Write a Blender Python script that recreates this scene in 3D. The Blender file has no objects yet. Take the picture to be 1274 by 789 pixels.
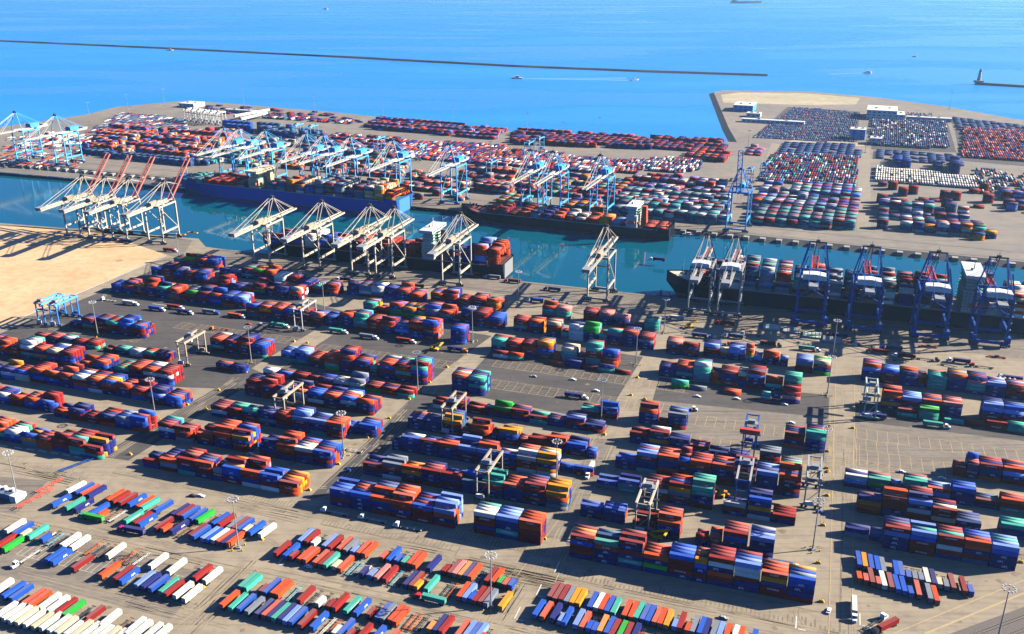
import bpy, math, random
from mathutils import Vector, Matrix
from mathutils.bvhtree import BVHTree
import numpy as np
R = math.radians
sc = bpy.context.scene
C = sc.collection
rng = random.Random(11)

# ------------------------------------------------------------------ camera, world, sun, exposure
F, CX, CY, YH, H = 1145.0, 637.0, 394.5, -45.0, 288.0
PIT = math.atan((CY - YH) / F)
SP, CP = math.sin(PIT), math.cos(PIT)
cd = bpy.data.cameras.new('camera'); cam = bpy.data.objects.new('camera', cd); C.objects.link(cam)
cam.location = (0, 0, H); cam.rotation_euler = (math.pi / 2 - PIT, 0, 0)
cd.sensor_width = 36; cd.sensor_fit = 'HORIZONTAL'; cd.lens = 36 * F / 1274
cd.clip_start = 1; cd.clip_end = 60000
sc.camera = cam
SUN_EL, SUN_AZ = R(26.5), R(9)          # azimuth measured from +X towards +Y
S = Vector((math.cos(SUN_EL) * math.cos(SUN_AZ), math.cos(SUN_EL) * math.sin(SUN_AZ), math.sin(SUN_EL)))
w = bpy.data.worlds.new('World'); sc.world = w; w.use_nodes = True
nt = w.node_tree; nt.nodes.clear()
sky = nt.nodes.new('ShaderNodeTexSky'); sky.sky_type = 'NISHITA'; sky.sun_disc = False
sky.sun_elevation = SUN_EL; sky.sun_rotation = math.pi / 2 - SUN_AZ
sky.air_density = 0.65; sky.dust_density = 0.5; sky.ozone_density = 6.0; sky.altitude = 0
bg = nt.nodes.new('ShaderNodeBackground'); bg.inputs[1].default_value = 0.05
wo = nt.nodes.new('ShaderNodeOutputWorld')
tint = nt.nodes.new('ShaderNodeMix'); tint.data_type = 'RGBA'; tint.blend_type = 'MULTIPLY'; tint.inputs[0].default_value = 1.0
tint.inputs[7].default_value = (0.66, 0.95, 1.42, 1)           # blue tint added over the sky for bluer shadow fill and sea
nt.links.new(sky.outputs[0], tint.inputs[6]); nt.links.new(tint.outputs[2], bg.inputs[0]); nt.links.new(bg.outputs[0], wo.inputs[0])
ld = bpy.data.lights.new('sun', 'SUN'); ld.energy = 5.0; ld.angle = R(0.5); ld.color = (1.0, 0.89, 0.72)
sun = bpy.data.objects.new('sun', ld); C.objects.link(sun)
sun.rotation_euler = S.to_track_quat('Z', 'Y').to_euler()
sc.view_settings.view_transform = 'Standard'; sc.view_settings.look = 'None'
sc.view_settings.exposure = 1.62; sc.view_settings.gamma = 1.0
sc.cycles.max_bounces = 5; sc.cycles.diffuse_bounces = 0; sc.cycles.volume_bounces = 0; sc.cycles.caustics_reflective = False

# ------------------------------------------------------------------ picture point -> place on the ground
def G(x, y, z=0.0):
    u = (x - CX) / F; v = (y - CY) / F; t = (H - z) / (SP + v * CP)
    return Vector((u * t, (CP - v * SP) * t, z))
def V2(a): return Vector((math.cos(a), math.sin(a), 0))
TH = R(-18.5); E1 = V2(TH); E2 = V2(TH + math.pi / 2)      # yard grid: along the rows, away from the camera
TF = R(-21.5); F1 = V2(TF); F2 = V2(TF + math.pi / 2)      # far terminal grid
UP = Vector((0, 0, 1))

# ------------------------------------------------------------------ materials
MATS = {}
def mat(name, col, rough=0.7, metal=0.0, noise=0.0, scale=1.0, col2=None, bump=0.0, spec=0.4, detail=4.0, attr=False, coord='Object'):
    if name in MATS: return MATS[name]
    m = bpy.data.materials.new(name); m.use_nodes = True
    t = m.node_tree; b = t.nodes['Principled BSDF']
    b.inputs['Roughness'].default_value = rough; b.inputs['Metallic'].default_value = metal
    b.inputs['Specular IOR Level'].default_value = spec
    src = None
    if attr:
        a = t.nodes.new('ShaderNodeAttribute'); a.attribute_name = 'paint'; src = a.outputs['Color']
    if noise or bump:
        if coord == 'World':
            g = t.nodes.new('ShaderNodeNewGeometry'); cv = g.outputs['Position']
        else:
            g = t.nodes.new('ShaderNodeTexCoord'); cv = g.outputs['Object']
        n = t.nodes.new('ShaderNodeTexNoise'); n.inputs['Scale'].default_value = scale
        n.inputs['Detail'].default_value = detail; n.inputs['Roughness'].default_value = 0.6
        t.links.new(cv, n.inputs['Vector'])
    if noise:
        mx = t.nodes.new('ShaderNodeMix'); mx.data_type = 'RGBA'
        mr = t.nodes.new('ShaderNodeMapRange'); mr.inputs[1].default_value = 0.35; mr.inputs[2].default_value = 0.7
        mr.inputs[4].default_value = noise
        t.links.new(n.outputs['Fac'], mr.inputs[0]); t.links.new(mr.outputs[0], mx.inputs[0])
        if src: t.links.new(src, mx.inputs[6])
        else: mx.inputs[6].default_value = (*col, 1)
        mx.inputs[7].default_value = (*(col2 or tuple(c * 0.55 for c in col)), 1)
        t.links.new(mx.outputs[2], b.inputs['Base Color'])
    elif src: t.links.new(src, b.inputs['Base Color'])
    else: b.inputs['Base Color'].default_value = (*col, 1)
    if bump:
        bp = t.nodes.new('ShaderNodeBump'); bp.inputs['Strength'].default_value = bump; bp.inputs['Distance'].default_value = 0.3
        t.links.new(n.outputs['Fac'], bp.inputs['Height']); t.links.new(bp.outputs[0], b.inputs['Normal'])
    MATS[name] = m; return m

M_paint = mat('container_paint', (1, 1, 1), 0.75, noise=0.24, scale=0.3, col2=(0.06, 0.035, 0.025), attr=True, coord='World', spec=0.08)
for _n in M_paint.node_tree.nodes:
    if _n.type == 'TEX_NOISE': _n.inputs['Detail'].default_value = 8; _n.inputs['Roughness'].default_value = 0.75
M_mark = mat('white_lettering', (0.75, 0.76, 0.78), 0.6)
M_conc_block = mat('fender_concrete', (0.26, 0.25, 0.23), 0.9)
M_yellow = mat('yellow_paint', (0.72, 0.40, 0.02), 0.6, noise=0.3, scale=2)
M_dark = mat('dark_steel', (0.03, 0.032, 0.036), 0.6, noise=0.4, scale=1)
M_tyre = mat('rubber', (0.018, 0.018, 0.02), 0.9)
M_glass = mat('dark_glass', (0.02, 0.03, 0.045), 0.12, spec=0.6)
M_galv = mat('galvanised_steel', (0.30, 0.31, 0.31), 0.5, metal=0.2, noise=0.3, scale=1)
M_white = mat('white_paint', (0.66, 0.66, 0.63), 0.5, noise=0.35, scale=0.4, spec=0.2)
M_rock = mat('rock', (0.06, 0.065, 0.075), 0.9, noise=0.8, scale=0.16, col2=(0.03, 0.035, 0.045), bump=1.0, coord='World')
M_lamp = mat('lamp_housing', (0.45, 0.47, 0.5), 0.4)
def paint(name, c, n=0.35, rough=0.5): return mat(name, c, rough, spec=0.18, noise=n, scale=0.5, col2=tuple(x * 0.6 + 0.015 for x in c))
P_cream = paint('cream_crane_paint', (0.46, 0.41, 0.33)); P_lblue = paint('light_blue_crane_paint', (0.07, 0.36, 0.70))
P_blue = paint('blue_crane_paint', (0.02, 0.20, 0.62)); P_navy = paint('navy_crane_paint', (0.016, 0.075, 0.31)); P_redb = paint('red_raised_boom_paint', (0.52, 0.13, 0.10))
P_red = paint('red_boom_paint', (0.55, 0.06, 0.04)); P_grey = paint('grey_crane_paint', (0.34, 0.34, 0.33))
P_tan = paint('tan_crane_paint', (0.36, 0.29, 0.21)); P_teal = paint('pale_green_crane_paint', (0.42, 0.52, 0.42))
P_pink = paint('faded_red_paint', (0.62, 0.36, 0.30))

def ground_mat(name, a, b, c, s1, s2, streak=0.0):
    """ground: large patches, fine grain and tyre streaks along the yard lanes"""
    m = bpy.data.materials.new(name); m.use_nodes = True; t = m.node_tree; p = t.nodes['Principled BSDF']
    p.inputs['Roughness'].default_value = 0.9; p.inputs['Specular IOR Level'].default_value = 0.2
    g = t.nodes.new('ShaderNodeNewGeometry')
    def nz(scale, det, vec=None):
        n = t.nodes.new('ShaderNodeTexNoise'); n.inputs['Scale'].default_value = scale; n.inputs['Detail'].default_value = det
        n.inputs['Roughness'].default_value = 0.65
        t.links.new(vec or g.outputs['Position'], n.inputs['Vector']); return n.outputs['Fac']
    def mp(x, lo, hi, o0, o1):
        r = t.nodes.new('ShaderNodeMapRange'); t.links.new(x, r.inputs[0])
        for i, v in zip((1, 2, 3, 4), (lo, hi, o0, o1)): r.inputs[i].default_value = v
        return r.outputs[0]
    def mix(f, x, y):
        q = t.nodes.new('ShaderNodeMix'); q.data_type = 'RGBA'; t.links.new(f, q.inputs[0])
        for s, v in ((6, x), (7, y)):
            if isinstance(v, tuple): q.inputs[s].default_value = (*v, 1)
            else: t.links.new(v, q.inputs[s])
        return q.outputs[2]
    col = mix(mp(nz(s1, 6), 0.38, 0.66, 0, 1), a, b)
    col = mix(mp(nz(s2, 5), 0.45, 0.75, 0, 0.7), col, c)
    if streak:
        rot = t.nodes.new('ShaderNodeMapping'); rot.vector_type = 'POINT'; rot.inputs['Rotation'].default_value = (0, 0, -TH)
        rot.inputs['Scale'].default_value = (0.012, 0.45, 1)
        t.links.new(g.outputs['Position'], rot.inputs['Vector'])
        col = mix(mp(nz(1.0, 4, rot.outputs[0]), 0.48, 0.72, 0, streak), col, tuple(x * 0.45 for x in c))
    t.links.new(col, p.inputs['Base Color']); return m
M_yard = ground_mat('yard_concrete', (0.31, 0.26, 0.185), (0.25, 0.212, 0.155), (0.16, 0.138, 0.108), 0.012, 0.11, 0.4)
M_asph = ground_mat('asphalt', (0.075, 0.070, 0.068), (0.10, 0.092, 0.086), (0.055, 0.052, 0.052), 0.02, 0.2, 0.5)
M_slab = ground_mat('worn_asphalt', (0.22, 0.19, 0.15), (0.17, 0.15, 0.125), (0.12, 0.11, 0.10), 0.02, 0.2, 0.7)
M_road = ground_mat('grey_road', (0.27, 0.235, 0.18), (0.23, 0.20, 0.155), (0.19, 0.165, 0.13), 0.03, 0.2, 0.0)
M_dirt = ground_mat('bare_sand', (0.60, 0.42, 0.24), (0.50, 0.335, 0.175), (0.36, 0.235, 0.12), 0.02, 0.12)
M_far = ground_mat('far_yard_concrete', (0.25, 0.215, 0.17), (0.19, 0.17, 0.145), (0.14, 0.13, 0.12), 0.008, 0.05, 0.5)
M_sandfar = ground_mat('far_sand', (0.44, 0.37, 0.24), (0.34, 0.30, 0.19), (0.20, 0.20, 0.12), 0.01, 0.05)
M_line_y = mat('yellow_line_paint', (0.40, 0.30, 0.14), 0.8, noise=0.9, scale=0.3, col2=(0.29, 0.235, 0.16), coord='World')
M_line_w = mat('white_line_paint', (0.58, 0.56, 0.50), 0.8, noise=0.5, scale=0.6, col2=(0.32, 0.28, 0.22), coord='World')
M_tmark = mat('tyre_rubber_mark', (0.13, 0.108, 0.08), 0.9, noise=0.85, scale=0.25, col2=(0.26, 0.21, 0.145), coord='World')

# ------------------------------------------------------------------ mesh building
def setp(o, label=None, cat=None, group=None, kind=None):
    if label: o['label'] = label
    if cat: o['category'] = cat
    if group: o['group'] = group
    if kind: o['kind'] = kind
    return o
class MB:
    def __init__(s): s.v = []; s.f = []; s.c = []
    def quad(s, pts, col=None):
        n = len(s.v); s.v += [tuple(p) for p in pts]; s.f.append(tuple(range(n, n + len(pts)))); s.c.append(col); return s
    def hexa(s, p, col=None):                                 # 8 points: bottom four, top four, both counter-clockwise
        n = len(s.v); s.v += [tuple(q) for q in p]
        for f in ((3, 2, 1, 0), (4, 5, 6, 7), (0, 1, 5, 4), (1, 2, 6, 5), (2, 3, 7, 6), (3, 0, 4, 7)):
            s.f.append(tuple(n + i for i in f)); s.c.append(col)
        return s
    def box(s, x0, x1, y0, y1, z0, z1, col=None):
        return s.hexa([(x0, y0, z0), (x1, y0, z0), (x1, y1, z0), (x0, y1, z0), (x0, y0, z1), (x1, y0, z1), (x1, y1, z1), (x0, y1, z1)], col)
    def bar(s, p, q, w=1.0, h=None, w2=None, col=None):        # box beam from p to q
        p, q = Vector(p), Vector(q); d = (q - p).normalized(); h = h or w; k = (w2 or w) / w
        u = d.cross(UP)
        if u.length < 1e-4: u = Vector((1, 0, 0))
        u.normalize(); v = u.cross(d)
        a, b = u * (w / 2), v * (h / 2)
        return s.hexa([p - a - b, p + a - b, p + a + b, p - a + b, q - (a + b) * k, q + (a - b) * k, q + (a + b) * k, q - (a - b) * k], col)
    def cyl(s, p, q, r, n=8, r2=None):
        p, q = Vector(p), Vector(q); d = (q - p).normalized(); u = d.orthogonal().normalized(); v = d.cross(u); r2 = r if r2 is None else r2
        i0 = len(s.v)
        for k in range(n):
            a = 2 * math.pi * k / n; e = u * math.cos(a) + v * math.sin(a)
            s.v += [tuple(p + e * r), tuple(q + e * r2)]
        for k in range(n):
            a, b = i0 + 2 * k, i0 + 2 * ((k + 1) % n)
            s.f.append((a, b, b + 1, a + 1)); s.c.append(None)
        s.f.append(tuple(i0 + 2 * k for k in reversed(range(n)))); s.c.append(None)
        s.f.append(tuple(i0 + 2 * k + 1 for k in range(n))); s.c.append(None)
        return s
    def mesh(s, name, m):
        me = bpy.data.meshes.new(name); me.from_pydata(s.v, [], s.f); me.materials.append(m)
        if any(c is not None for c in s.c):
            at = me.color_attributes.new('paint', 'FLOAT_COLOR', 'CORNER'); arr = []
            for f, c in zip(s.f, s.c): arr += list((*(c or (0.5, 0.5, 0.5)), 1.0)) * len(f)
            at.data.foreach_set('color', arr)
        me.update(); return me
    def build(s, name, m, parent=None): return link(name, s.mesh(name, m), parent)
def link(name, me, parent=None, loc=None, rz=0.0):
    o = bpy.data.objects.new(name, me); C.objects.link(o)
    if parent: o.parent = parent
    if loc is not None: o.location = loc
    if rz: o.rotation_euler.z = rz
    return o
def empty(name, loc=(0, 0, 0), rz=0.0, **k):
    o = bpy.data.objects.new(name, None); o.empty_display_size = 2; C.objects.link(o); o.location = loc; o.rotation_euler.z = rz
    return setp(o, **k)
def copy_tree(root, loc, rz, label, group=None):
    def cp(o, par):
        c = o.copy(); C.objects.link(c)
        if par: c.parent = par
        for ch in KIDS.get(o.name, ()): cp(ch, c)
        return c
    r = cp(root, None); r.location = loc; r.rotation_euler.z = rz; r['label'] = label
    if group: r['group'] = group
    return r
KIDS = {}
def proto(root):
    """remember the parts of a finished thing so that it can be copied"""
    for o in list(C.objects):
        if o.parent:
            k = KIDS.setdefault(o.parent.name, [])
            if o not in k: k.append(o)
    return root
def sheet(name, pts, z, m, kind='structure', parent=None):
    mb = MB(); mb.quad([(p[0], p[1], z) for p in pts]); o = mb.build(name, m, parent)
    me = o.data
    if me.polygons[0].normal.z < 0: me.flip_normals()
    if kind: o['kind'] = kind
    return o
def P2(*pts): return [G(*p) for p in pts]

# ------------------------------------------------------------------ sea
def sea_mat(name, base, r0=0.2, r1=0.72):
    m = bpy.data.materials.new(name); m.use_nodes = True; t = m.node_tree; p = t.nodes['Principled BSDF']
    p.inputs['Base Color'].default_value = (*base, 1); p.inputs['Roughness'].default_value = 0.16; p.inputs['IOR'].default_value = 1.33
    g = t.nodes.new('ShaderNodeNewGeometry')
    def nz(sc_, det, sx=1.0, sy=1.0):
        mp = t.nodes.new('ShaderNodeMapping'); mp.inputs['Scale'].default_value = (sx, sy, 1); mp.inputs['Rotation'].default_value = (0, 0, R(12))
        t.links.new(g.outputs['Position'], mp.inputs['Vector'])
        n = t.nodes.new('ShaderNodeTexNoise'); n.inputs['Scale'].default_value = sc_; n.inputs['Detail'].default_value = det
        t.links.new(mp.outputs[0], n.inputs['Vector']); return n.outputs['Fac']
    # slicks: long smooth and ruffled streaks
    r = t.nodes.new('ShaderNodeMapRange'); t.links.new(nz(0.0011, 6, 0.6, 1.9), r.inputs[0])
    for i, v in zip((1, 2, 3, 4), (0.42, 0.60, r0, r1)): r.inputs[i].default_value = v
    t.links.new(r.outputs[0], p.inputs['Roughness'])
    b = t.nodes.new('ShaderNodeBump'); b.inputs['Strength'].default_value = 0.05; b.inputs['Distance'].default_value = 0.6
    t.links.new(nz(0.12, 4), b.inputs['Height']); t.links.new(b.outputs[0], p.inputs['Normal'])
    return m
SEA_Z = -4.5
M_sea = sea_mat('sea_water', (0.02, 0.215, 0.60))
sheet('sea', [(-26000, -2000), (26000, -2000), (26000, 26000), (-26000, 26000)], SEA_Z, M_sea)

sheet('harbour_water', P2((-400, 190), (0, 180), (905, 262), (1700, 340), (1700, 430), (830, 420), (240, 330), (-400, 330)), SEA_Z + 0.3, sea_mat('harbour_water', (0.0, 0.078, 0.125), 0.03, 0.10))

# ------------------------------------------------------------------ land
def land(name, pts, m, m_wall, slope=1.5):
    mb = MB(); pts = [Vector((p[0], p[1], 0)) for p in pts]
    mb.quad(pts); o = mb.build(name, m)
    if o.data.polygons[0].normal.z < 0: o.data.flip_normals()
    o['kind'] = 'structure'
    wl = MB(); n = len(pts)
    area = sum(pts[i].x * pts[(i + 1) % n].y - pts[(i + 1) % n].x * pts[i].y for i in range(n)); sg = 1 if area > 0 else -1
    out = []
    for i in range(n):
        a = (pts[i] - pts[i - 1]).normalized(); b = (pts[(i + 1) % n] - pts[i]).normalized()
        na, nb = Vector((a.y, -a.x, 0)) * sg, Vector((b.y, -b.x, 0)) * sg
        k = na + nb; k = k / max(0.5, k.dot(na)) if k.length > 0.1 else na
        out.append(pts[i] + k * slope + Vector((0, 0, SEA_Z - 1)))
    for i in range(n):
        j = (i + 1) % n
        wl.quad([pts[i] - UP * 0.01, pts[j] - UP * 0.01, out[j], out[i]])
    q = wl.build('quay_wall' if slope < 5 else 'rock_shore', m_wall); q['kind'] = 'structure'
    return o
Q0 = Vector((-318, 957, 0))                                    # near quay edge
def quay(s, off=0.0): return Q0 + E1 * s + E2 * off            # off > 0 towards the water
QL = [Vector((-900, 1140, 0)), Vector((-608, 1062, 0)), Vector((-352, 996, 0)), Vector((-334, 964, 0)), quay(0)]
near_pts = QL + [quay(1500), Vector((1400, -600, 0)), Vector((-1500, -600, 0)), Vector((-1500, 1300, 0))]
M_wall = mat('quay_wall_concrete', (0.10, 0.10, 0.10), 0.9, noise=0.6, scale=0.15, col2=(0.035, 0.035, 0.04), coord='World')
land('ground', near_pts, M_yard, M_wall)
FQ0 = G(0, 200)
def fquay(s, off=0.0): return FQ0 + F1 * s - F2 * off           # off > 0 towards the water (camera side)
far_shore = [(-150, 158), (0, 158), (105, 143), (145, 133), (230, 125.5), (260, 127), (420, 140), (640, 164), (850, 174), (917, 177), (907, 160), (888, 115), (900, 112.5), (1000, 113.5), (1090, 121), (1180, 133), (1274, 150), (1500, 185)]
far_pts = [fquay(-600), fquay(2600)] + [Vector((2600, 1500, 0))] + [G(*p) for p in reversed(far_shore)] + [Vector((-1700, 1950, 0))]
land('far_terminal_ground', far_pts, M_far, M_rock, 14)

def lot(name, m, *px, z=0.03): return sheet(name, P2(*px), z, m)
def grid_lot(name, m, px0, du, dv, z=0.03):                   # rectangle on the yard grid from its near-left corner
    p = G(*px0); return sheet(name, [p, p + E1 * du, p + E1 * du + E2 * dv, p + E2 * dv], z, m)
lot('dirt_lot', M_dirt, (-130, 285), (0, 281), (115, 286), (206, 317), (0, 408), (-150, 470))
lot('dark_apron', M_slab, (0, 279), (240, 299), (225, 322), (206, 316), (115, 285), (0, 280.5), z=0.045)
lot('asphalt_yard', M_asph, (-60, 440), (210, 328), (430, 388), (318, 455), (280, 484), (-60, 470))
lot('asphalt_yard', M_asph, (452, 392), (612, 418), (556, 458), (516, 492), (338, 466))
lot('asphalt_yard', M_asph, (628, 418), (800, 444), (764, 502), (748, 524), (565, 488))
lot('asphalt_yard', M_asph, (820, 470), (1033, 492), (1031, 520), (812, 498), z=0.035)
lot('asphalt_yard', M_slab, (812, 498), (1031, 520), (1028, 575), (790, 548), z=0.03)
lot('asphalt_yard', M_asph, (1064, 500), (1300, 532), (1300, 552), (1064, 524), z=0.035)
lot('asphalt_yard', M_slab, (1064, 524), (1300, 552), (1300, 610), (1064, 580), z=0.03)
lot('asphalt_road', M_asph, (312, 458), (330, 466), (160, 573), (122, 568), z=0.05)
lot('asphalt_road', M_asph, (520, 488), (548, 492), (432, 610), (382, 622), z=0.05)
lot('worn_road', M_slab, (742, 545), (770, 548), (706, 672), (672, 668), z=0.05)
lot('parking_lot', M_slab, (-40, 655), (40, 655), (262, 716), (212, 770), (-60, 700), z=0.03)
lot('parking_lot', M_slab, (-40, 590), (60, 598), (20, 640), (-60, 630), z=0.03)

# ------------------------------------------------------------------ painted markings and tyre marks
def strip(mb, p, q, wd, z=0.07):
    d = (q - p).normalized(); n = Vector((-d.y, d.x, 0)) * wd / 2
    mb.quad([(a.x, a.y, z) for a in (p - n, q - n, q + n, p + n)])
def slots(px0, length, depth, n_lines, name='slot_marking', m=None, pitch=6.35, wd=0.35):
    mb = MB(); p = G(*px0); k = int(length / pitch)
    for i in range(k + 1):
        a = p + E1 * (i * pitch); strip(mb, a, a + E2 * depth, wd)
    for j in range(n_lines): 
        a = p + E2 * (depth * j / max(1, n_lines - 1)); strip(mb, a, a + E1 * length, wd * 0.8, 0.076)
    o = mb.build(name, m or M_line_y); o['kind'] = 'structure'
    if depth > 12.5 and pitch > 5:
        mb = MB()
        for i in range(k):
            for l in range(6):
                if rng.random() < .9: a = p + E1 * (i * pitch + .5) + E2 * (1 + l * (depth - 2) / 5.2); strip(mb, a, a + E1 * rng.uniform(3.5, 5.6), rng.uniform(.5, .9), 0.06)
        o = mb.build('rust_mark', M_tmark); o['kind'] = 'structure'
for px, L_, D_ in (((1066, 546), 215, 16), ((1066, 575), 215, 17), ((575, 478), 165, 15), ((612, 456), 150, 14), ((806, 520), 165, 15), ((795, 545), 165, 15),
                   ((345, 462), 150, 14), ((392, 436), 125, 14), ((60, 410), 90, 14), ((215, 408), 120, 14), ((545, 500), 120, 6)):
    slots(px, L_, D_, 2 if D_ > 10 else 0)
slots((20, 690), 95, 12, 2, m=M_line_w, pitch=3.4, wd=0.25)
mb = MB()
for a, b, wd in (((1031, 789), (1040, 448), 0.5), ((1060, 789), (1063, 460), 0.4), ((118, 700), (20, 637), 0.4), ((664, 789), (806, 446), 0.4),
                 ((0, 643), (640, 789), 0.3), ((590, 789), (700, 640), 0.4), ((205, 789), (330, 700), 0.4), ((1150, 789), (1274, 738), 1.0), ((1110, 789), (1274, 722), 0.5)):
    strip(mb, G(*a), G(*b), wd, 0.082)
o = mb.build('lane_line', M_line_y); o['kind'] = 'structure'
mb = MB()
for a in ((385, 703), (345, 702), (118, 782), (640, 770), (667, 741), (990, 782), (1070, 778), (690, 712), (1150, 735)):
    p = G(*a); strip(mb, p, p + E2 * 9, 0.6, 0.08); strip(mb, p + E1 * 1, p + E1 * 4.5, 0.6, 0.088)
for px in ((0, 554), (18, 556.5), (33, 558.5), (48, 560.5), (63, 563), (78, 565.5), (92, 568)):
    p = G(*px); strip(mb, p, p + E1 * 6, 1.4, 0.08)
for px in ((196, 372), (190, 378)):
    p = G(*px); strip(mb, p, p + E1 * 18, 0.8, 0.08)
p, q = G(-30, 420), G(207, 318); strip(mb, p, q, 1.3, 0.09)
o = mb.build('lane_marking', M_line_w); o['kind'] = 'structure'
mb = MB()
for px, L_, stp in (((140, 588), 150, 2.1), ((560, 668), 75, 2.1), ((650, 708), 175, 2.1), ((-20, 572), 75, 2.4), ((400, 652), 80, 2.3)):
    p = G(*px)
    for i in range(int(L_ / stp)):
        a = p + E1 * (i * stp + rng.uniform(-.3, .3)); strip(mb, a, a + E2 * rng.uniform(3, 8.5), rng.uniform(.4, .9), 0.055)
    strip(mb, p - E2 * 0.3, p - E2 * 0.3 + E1 * L_, 0.7, 0.06)
for a, b, wd in (((0, 640), (270, 700), 0.5), ((270, 700), (640, 781), 0.5), ((0, 600), (60, 616), 0.5), ((0, 576), (75, 593), 0.5), ((330, 707), (560, 755), 0.35),
                 ((900, 735), (1020, 762), 0.5), ((560, 700), (600, 640), 0.6), ((1045, 789), (1050, 560), 0.8)):
    strip(mb, G(*a), G(*b), wd, 0.06)
o = mb.build('tyre_mark', M_tmark); o['kind'] = 'structure'
# tyre streaks down the lanes and roads, oil patches, ruts in the sand
mb = MB(); rr = random.Random(5)
ROADS = [((300, 470), (140, 570), 14), ((520, 500), (400, 620), 14), ((770, 500), (680, 690), 16), ((1048, 450), (1046, 780), 22), ((330, 690), (230, 789), 16), ((660, 690), (600, 789), 16)]
for a, b, wd in ROADS:
    p, q = G(*a), G(*b); d = (q - p); ln = d.length; d.normalize(); n = Vector((-d.y, d.x, 0))
    for k in range(16):
        t0 = rr.uniform(0, ln * .7); l2 = rr.uniform(15, 60); o_ = n * rr.uniform(-wd / 2, wd / 2); w_ = n * rr.uniform(-2, 2)
        for e in (-1, 1): strip(mb, p + d * t0 + o_ + n * e, p + d * min(ln, t0 + l2) + o_ + w_ + n * e, rr.uniform(.3, .6), 0.062)
for a, ln in (((150, 594), 150), ((400, 660), 170), ((660, 716), 230), ((0, 575), 60), ((60, 648), 150), ((20, 706), 130), ((360, 712), 190), ((1066, 655), 120), ((560, 700), 60), ((640, 790), 200)):
    p = G(*a)
    for k in range(14):
        t0 = rr.uniform(0, ln * .7); l2 = rr.uniform(15, 70); o_ = E2 * rr.uniform(-7, 5); w_ = E2 * rr.uniform(-1.5, 1.5)
        for e in (-1, 1): strip(mb, p + E1 * t0 + o_ + E2 * e, p + E1 * min(ln, t0 + l2) + o_ + w_ + E2 * e, rr.uniform(.3, .6), 0.064)
for c_, r_, a0, a1 in (((1035, 770), 16, 90, 200), ((1120, 770), 26, 200, 290), ((640, 700), 18, 20, 120), ((310, 690), 15, 0, 100), ((130, 590), 14, 200, 300), ((1050, 560), 14, 40, 140), ((690, 660), 20, 180, 280), ((400, 625), 16, 90, 180)):
    c = G(*c_)
    for e in (-1, 1):
        for k in range(10):
            u, v = R(a0 + (a1 - a0) * k / 10), R(a0 + (a1 - a0) * (k + 1) / 10); strip(mb, c + V2(u) * (r_ + e), c + V2(v) * (r_ + e), .5, 0.066)
o = mb.build('tyre_mark', mat('faint_rubber_mark', (0.21, 0.175, 0.125), 0.9, noise=0.95, scale=0.09, col2=(0.33, 0.275, 0.19), coord='World')); o['kind'] = 'structure'
mb = MB()
for k in range(150):
    x, y = rr.uniform(0, 1270), rr.uniform(430, 785); p = G(x, y); m_ = rr.randint(7, 9); rad = rr.uniform(.5, 2.2)
    mb.quad([(p.x + math.cos(2 * math.pi * i / m_) * rad * rr.uniform(.6, 1.5), p.y + math.sin(2 * math.pi * i / m_) * rad * rr.uniform(.6, 1.2), 0.068 + k * 4e-5) for i in range(m_)])
o = mb.build('oil_stain', M_tmark); o['kind'] = 'structure'
mb = MB()
for k in range(16):
    p = G(rr.uniform(5, 150), rr.uniform(300, 385)); a = rr.uniform(0, 6.28)
    for i in range(9):
        q = p + V2(a) * rr.uniform(5, 9); a += rr.uniform(-.35, .35); n = Vector((-math.sin(a), math.cos(a), 0))
        if q.x < -430 or q.y > 1030: break
        for e in (-1, 1): strip(mb, p + n * e, q + n * e, .6, 0.05 + k * 5e-4)
        p = q
o = mb.build('rut', mat('sand_rut', (0.36, 0.23, 0.12), 0.95, noise=0.9, scale=0.1, col2=(0.55, 0.38, 0.21), coord='World')); o['kind'] = 'structure'
mb = MB()
for k in range(60): q = quay(8 + k * 14, 0.5); mb.hexa([tuple(q + E1 * a + E2 * b + UP * z) for z in (-3.6, -.3) for a, b in ((-1.2, -.3), (1.2, -.3), (1.2, .9), (-1.2, .9))])
o = mb.build('quay_fender', M_tyre); o['kind'] = 'stuff'
mb = MB()
for k in range(110): q = fquay(-200 + k * 18, 9.5) - UP * 2.2; mb.hexa([tuple(q + F1 * a - F2 * b + UP * z) for z in (-1.5, 2.1) for a, b in ((-3, -6), (3, -6), (3, .9), (-3, .9))])
o = mb.build('quay_fender', M_conc_block); o['kind'] = 'stuff'
# railway along the corner of the yard
ra, rb = G(1140, 800), G(1320, 735); rd = (rb - ra).normalized(); rn = Vector((-rd.y, rd.x, 0))
mb = MB(); strip(mb, ra - rd * 60 - rn * 9, rb + rd * 80 - rn * 9, 15, 0.04); o = mb.build('railway_ballast', mat('ballast', (0.13, 0.115, 0.10), 0.95, noise=0.6, scale=0.8, coord='World')); o['kind'] = 'structure'
mb = MB(); LR = (rb - ra).length + 140
for tr in (-13.2, -6.6):
    for k in range(int(LR / 1.5)):
        c = ra - rd * 60 + rd * (k * 1.5) + rn * tr; strip(mb, c - rn * 1.3, c + rn * 1.3, 0.5, 0.12)
o = mb.build('railway_sleepers', mat('sleeper_concrete', (0.21, 0.19, 0.16), 0.9)); o['kind'] = 'stuff'
mb = MB()
for tr in (-13.2, -6.6):
    for e in (-0.72, 0.72):
        a = ra - rd * 60 + rn * (tr + e) + UP * 0.2; mb.bar(a, a + rd * LR, 0.16, 0.2)
o = mb.build('railway_rail', M_dark); o['kind'] = 'structure'
sheet('dark_apron', [quay(330, -1.5), quay(1200, -1.5), quay(1200, -56), quay(470, -56), quay(330, -40)], 0.03, M_slab)  # darker sheet standing in for deep ship and crane shadow on the quay
sheet('dark_apron', [quay(0, -1.5), quay(330, -1.5), quay(330, -40), quay(0, -44)], 0.034, M_slab)
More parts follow.
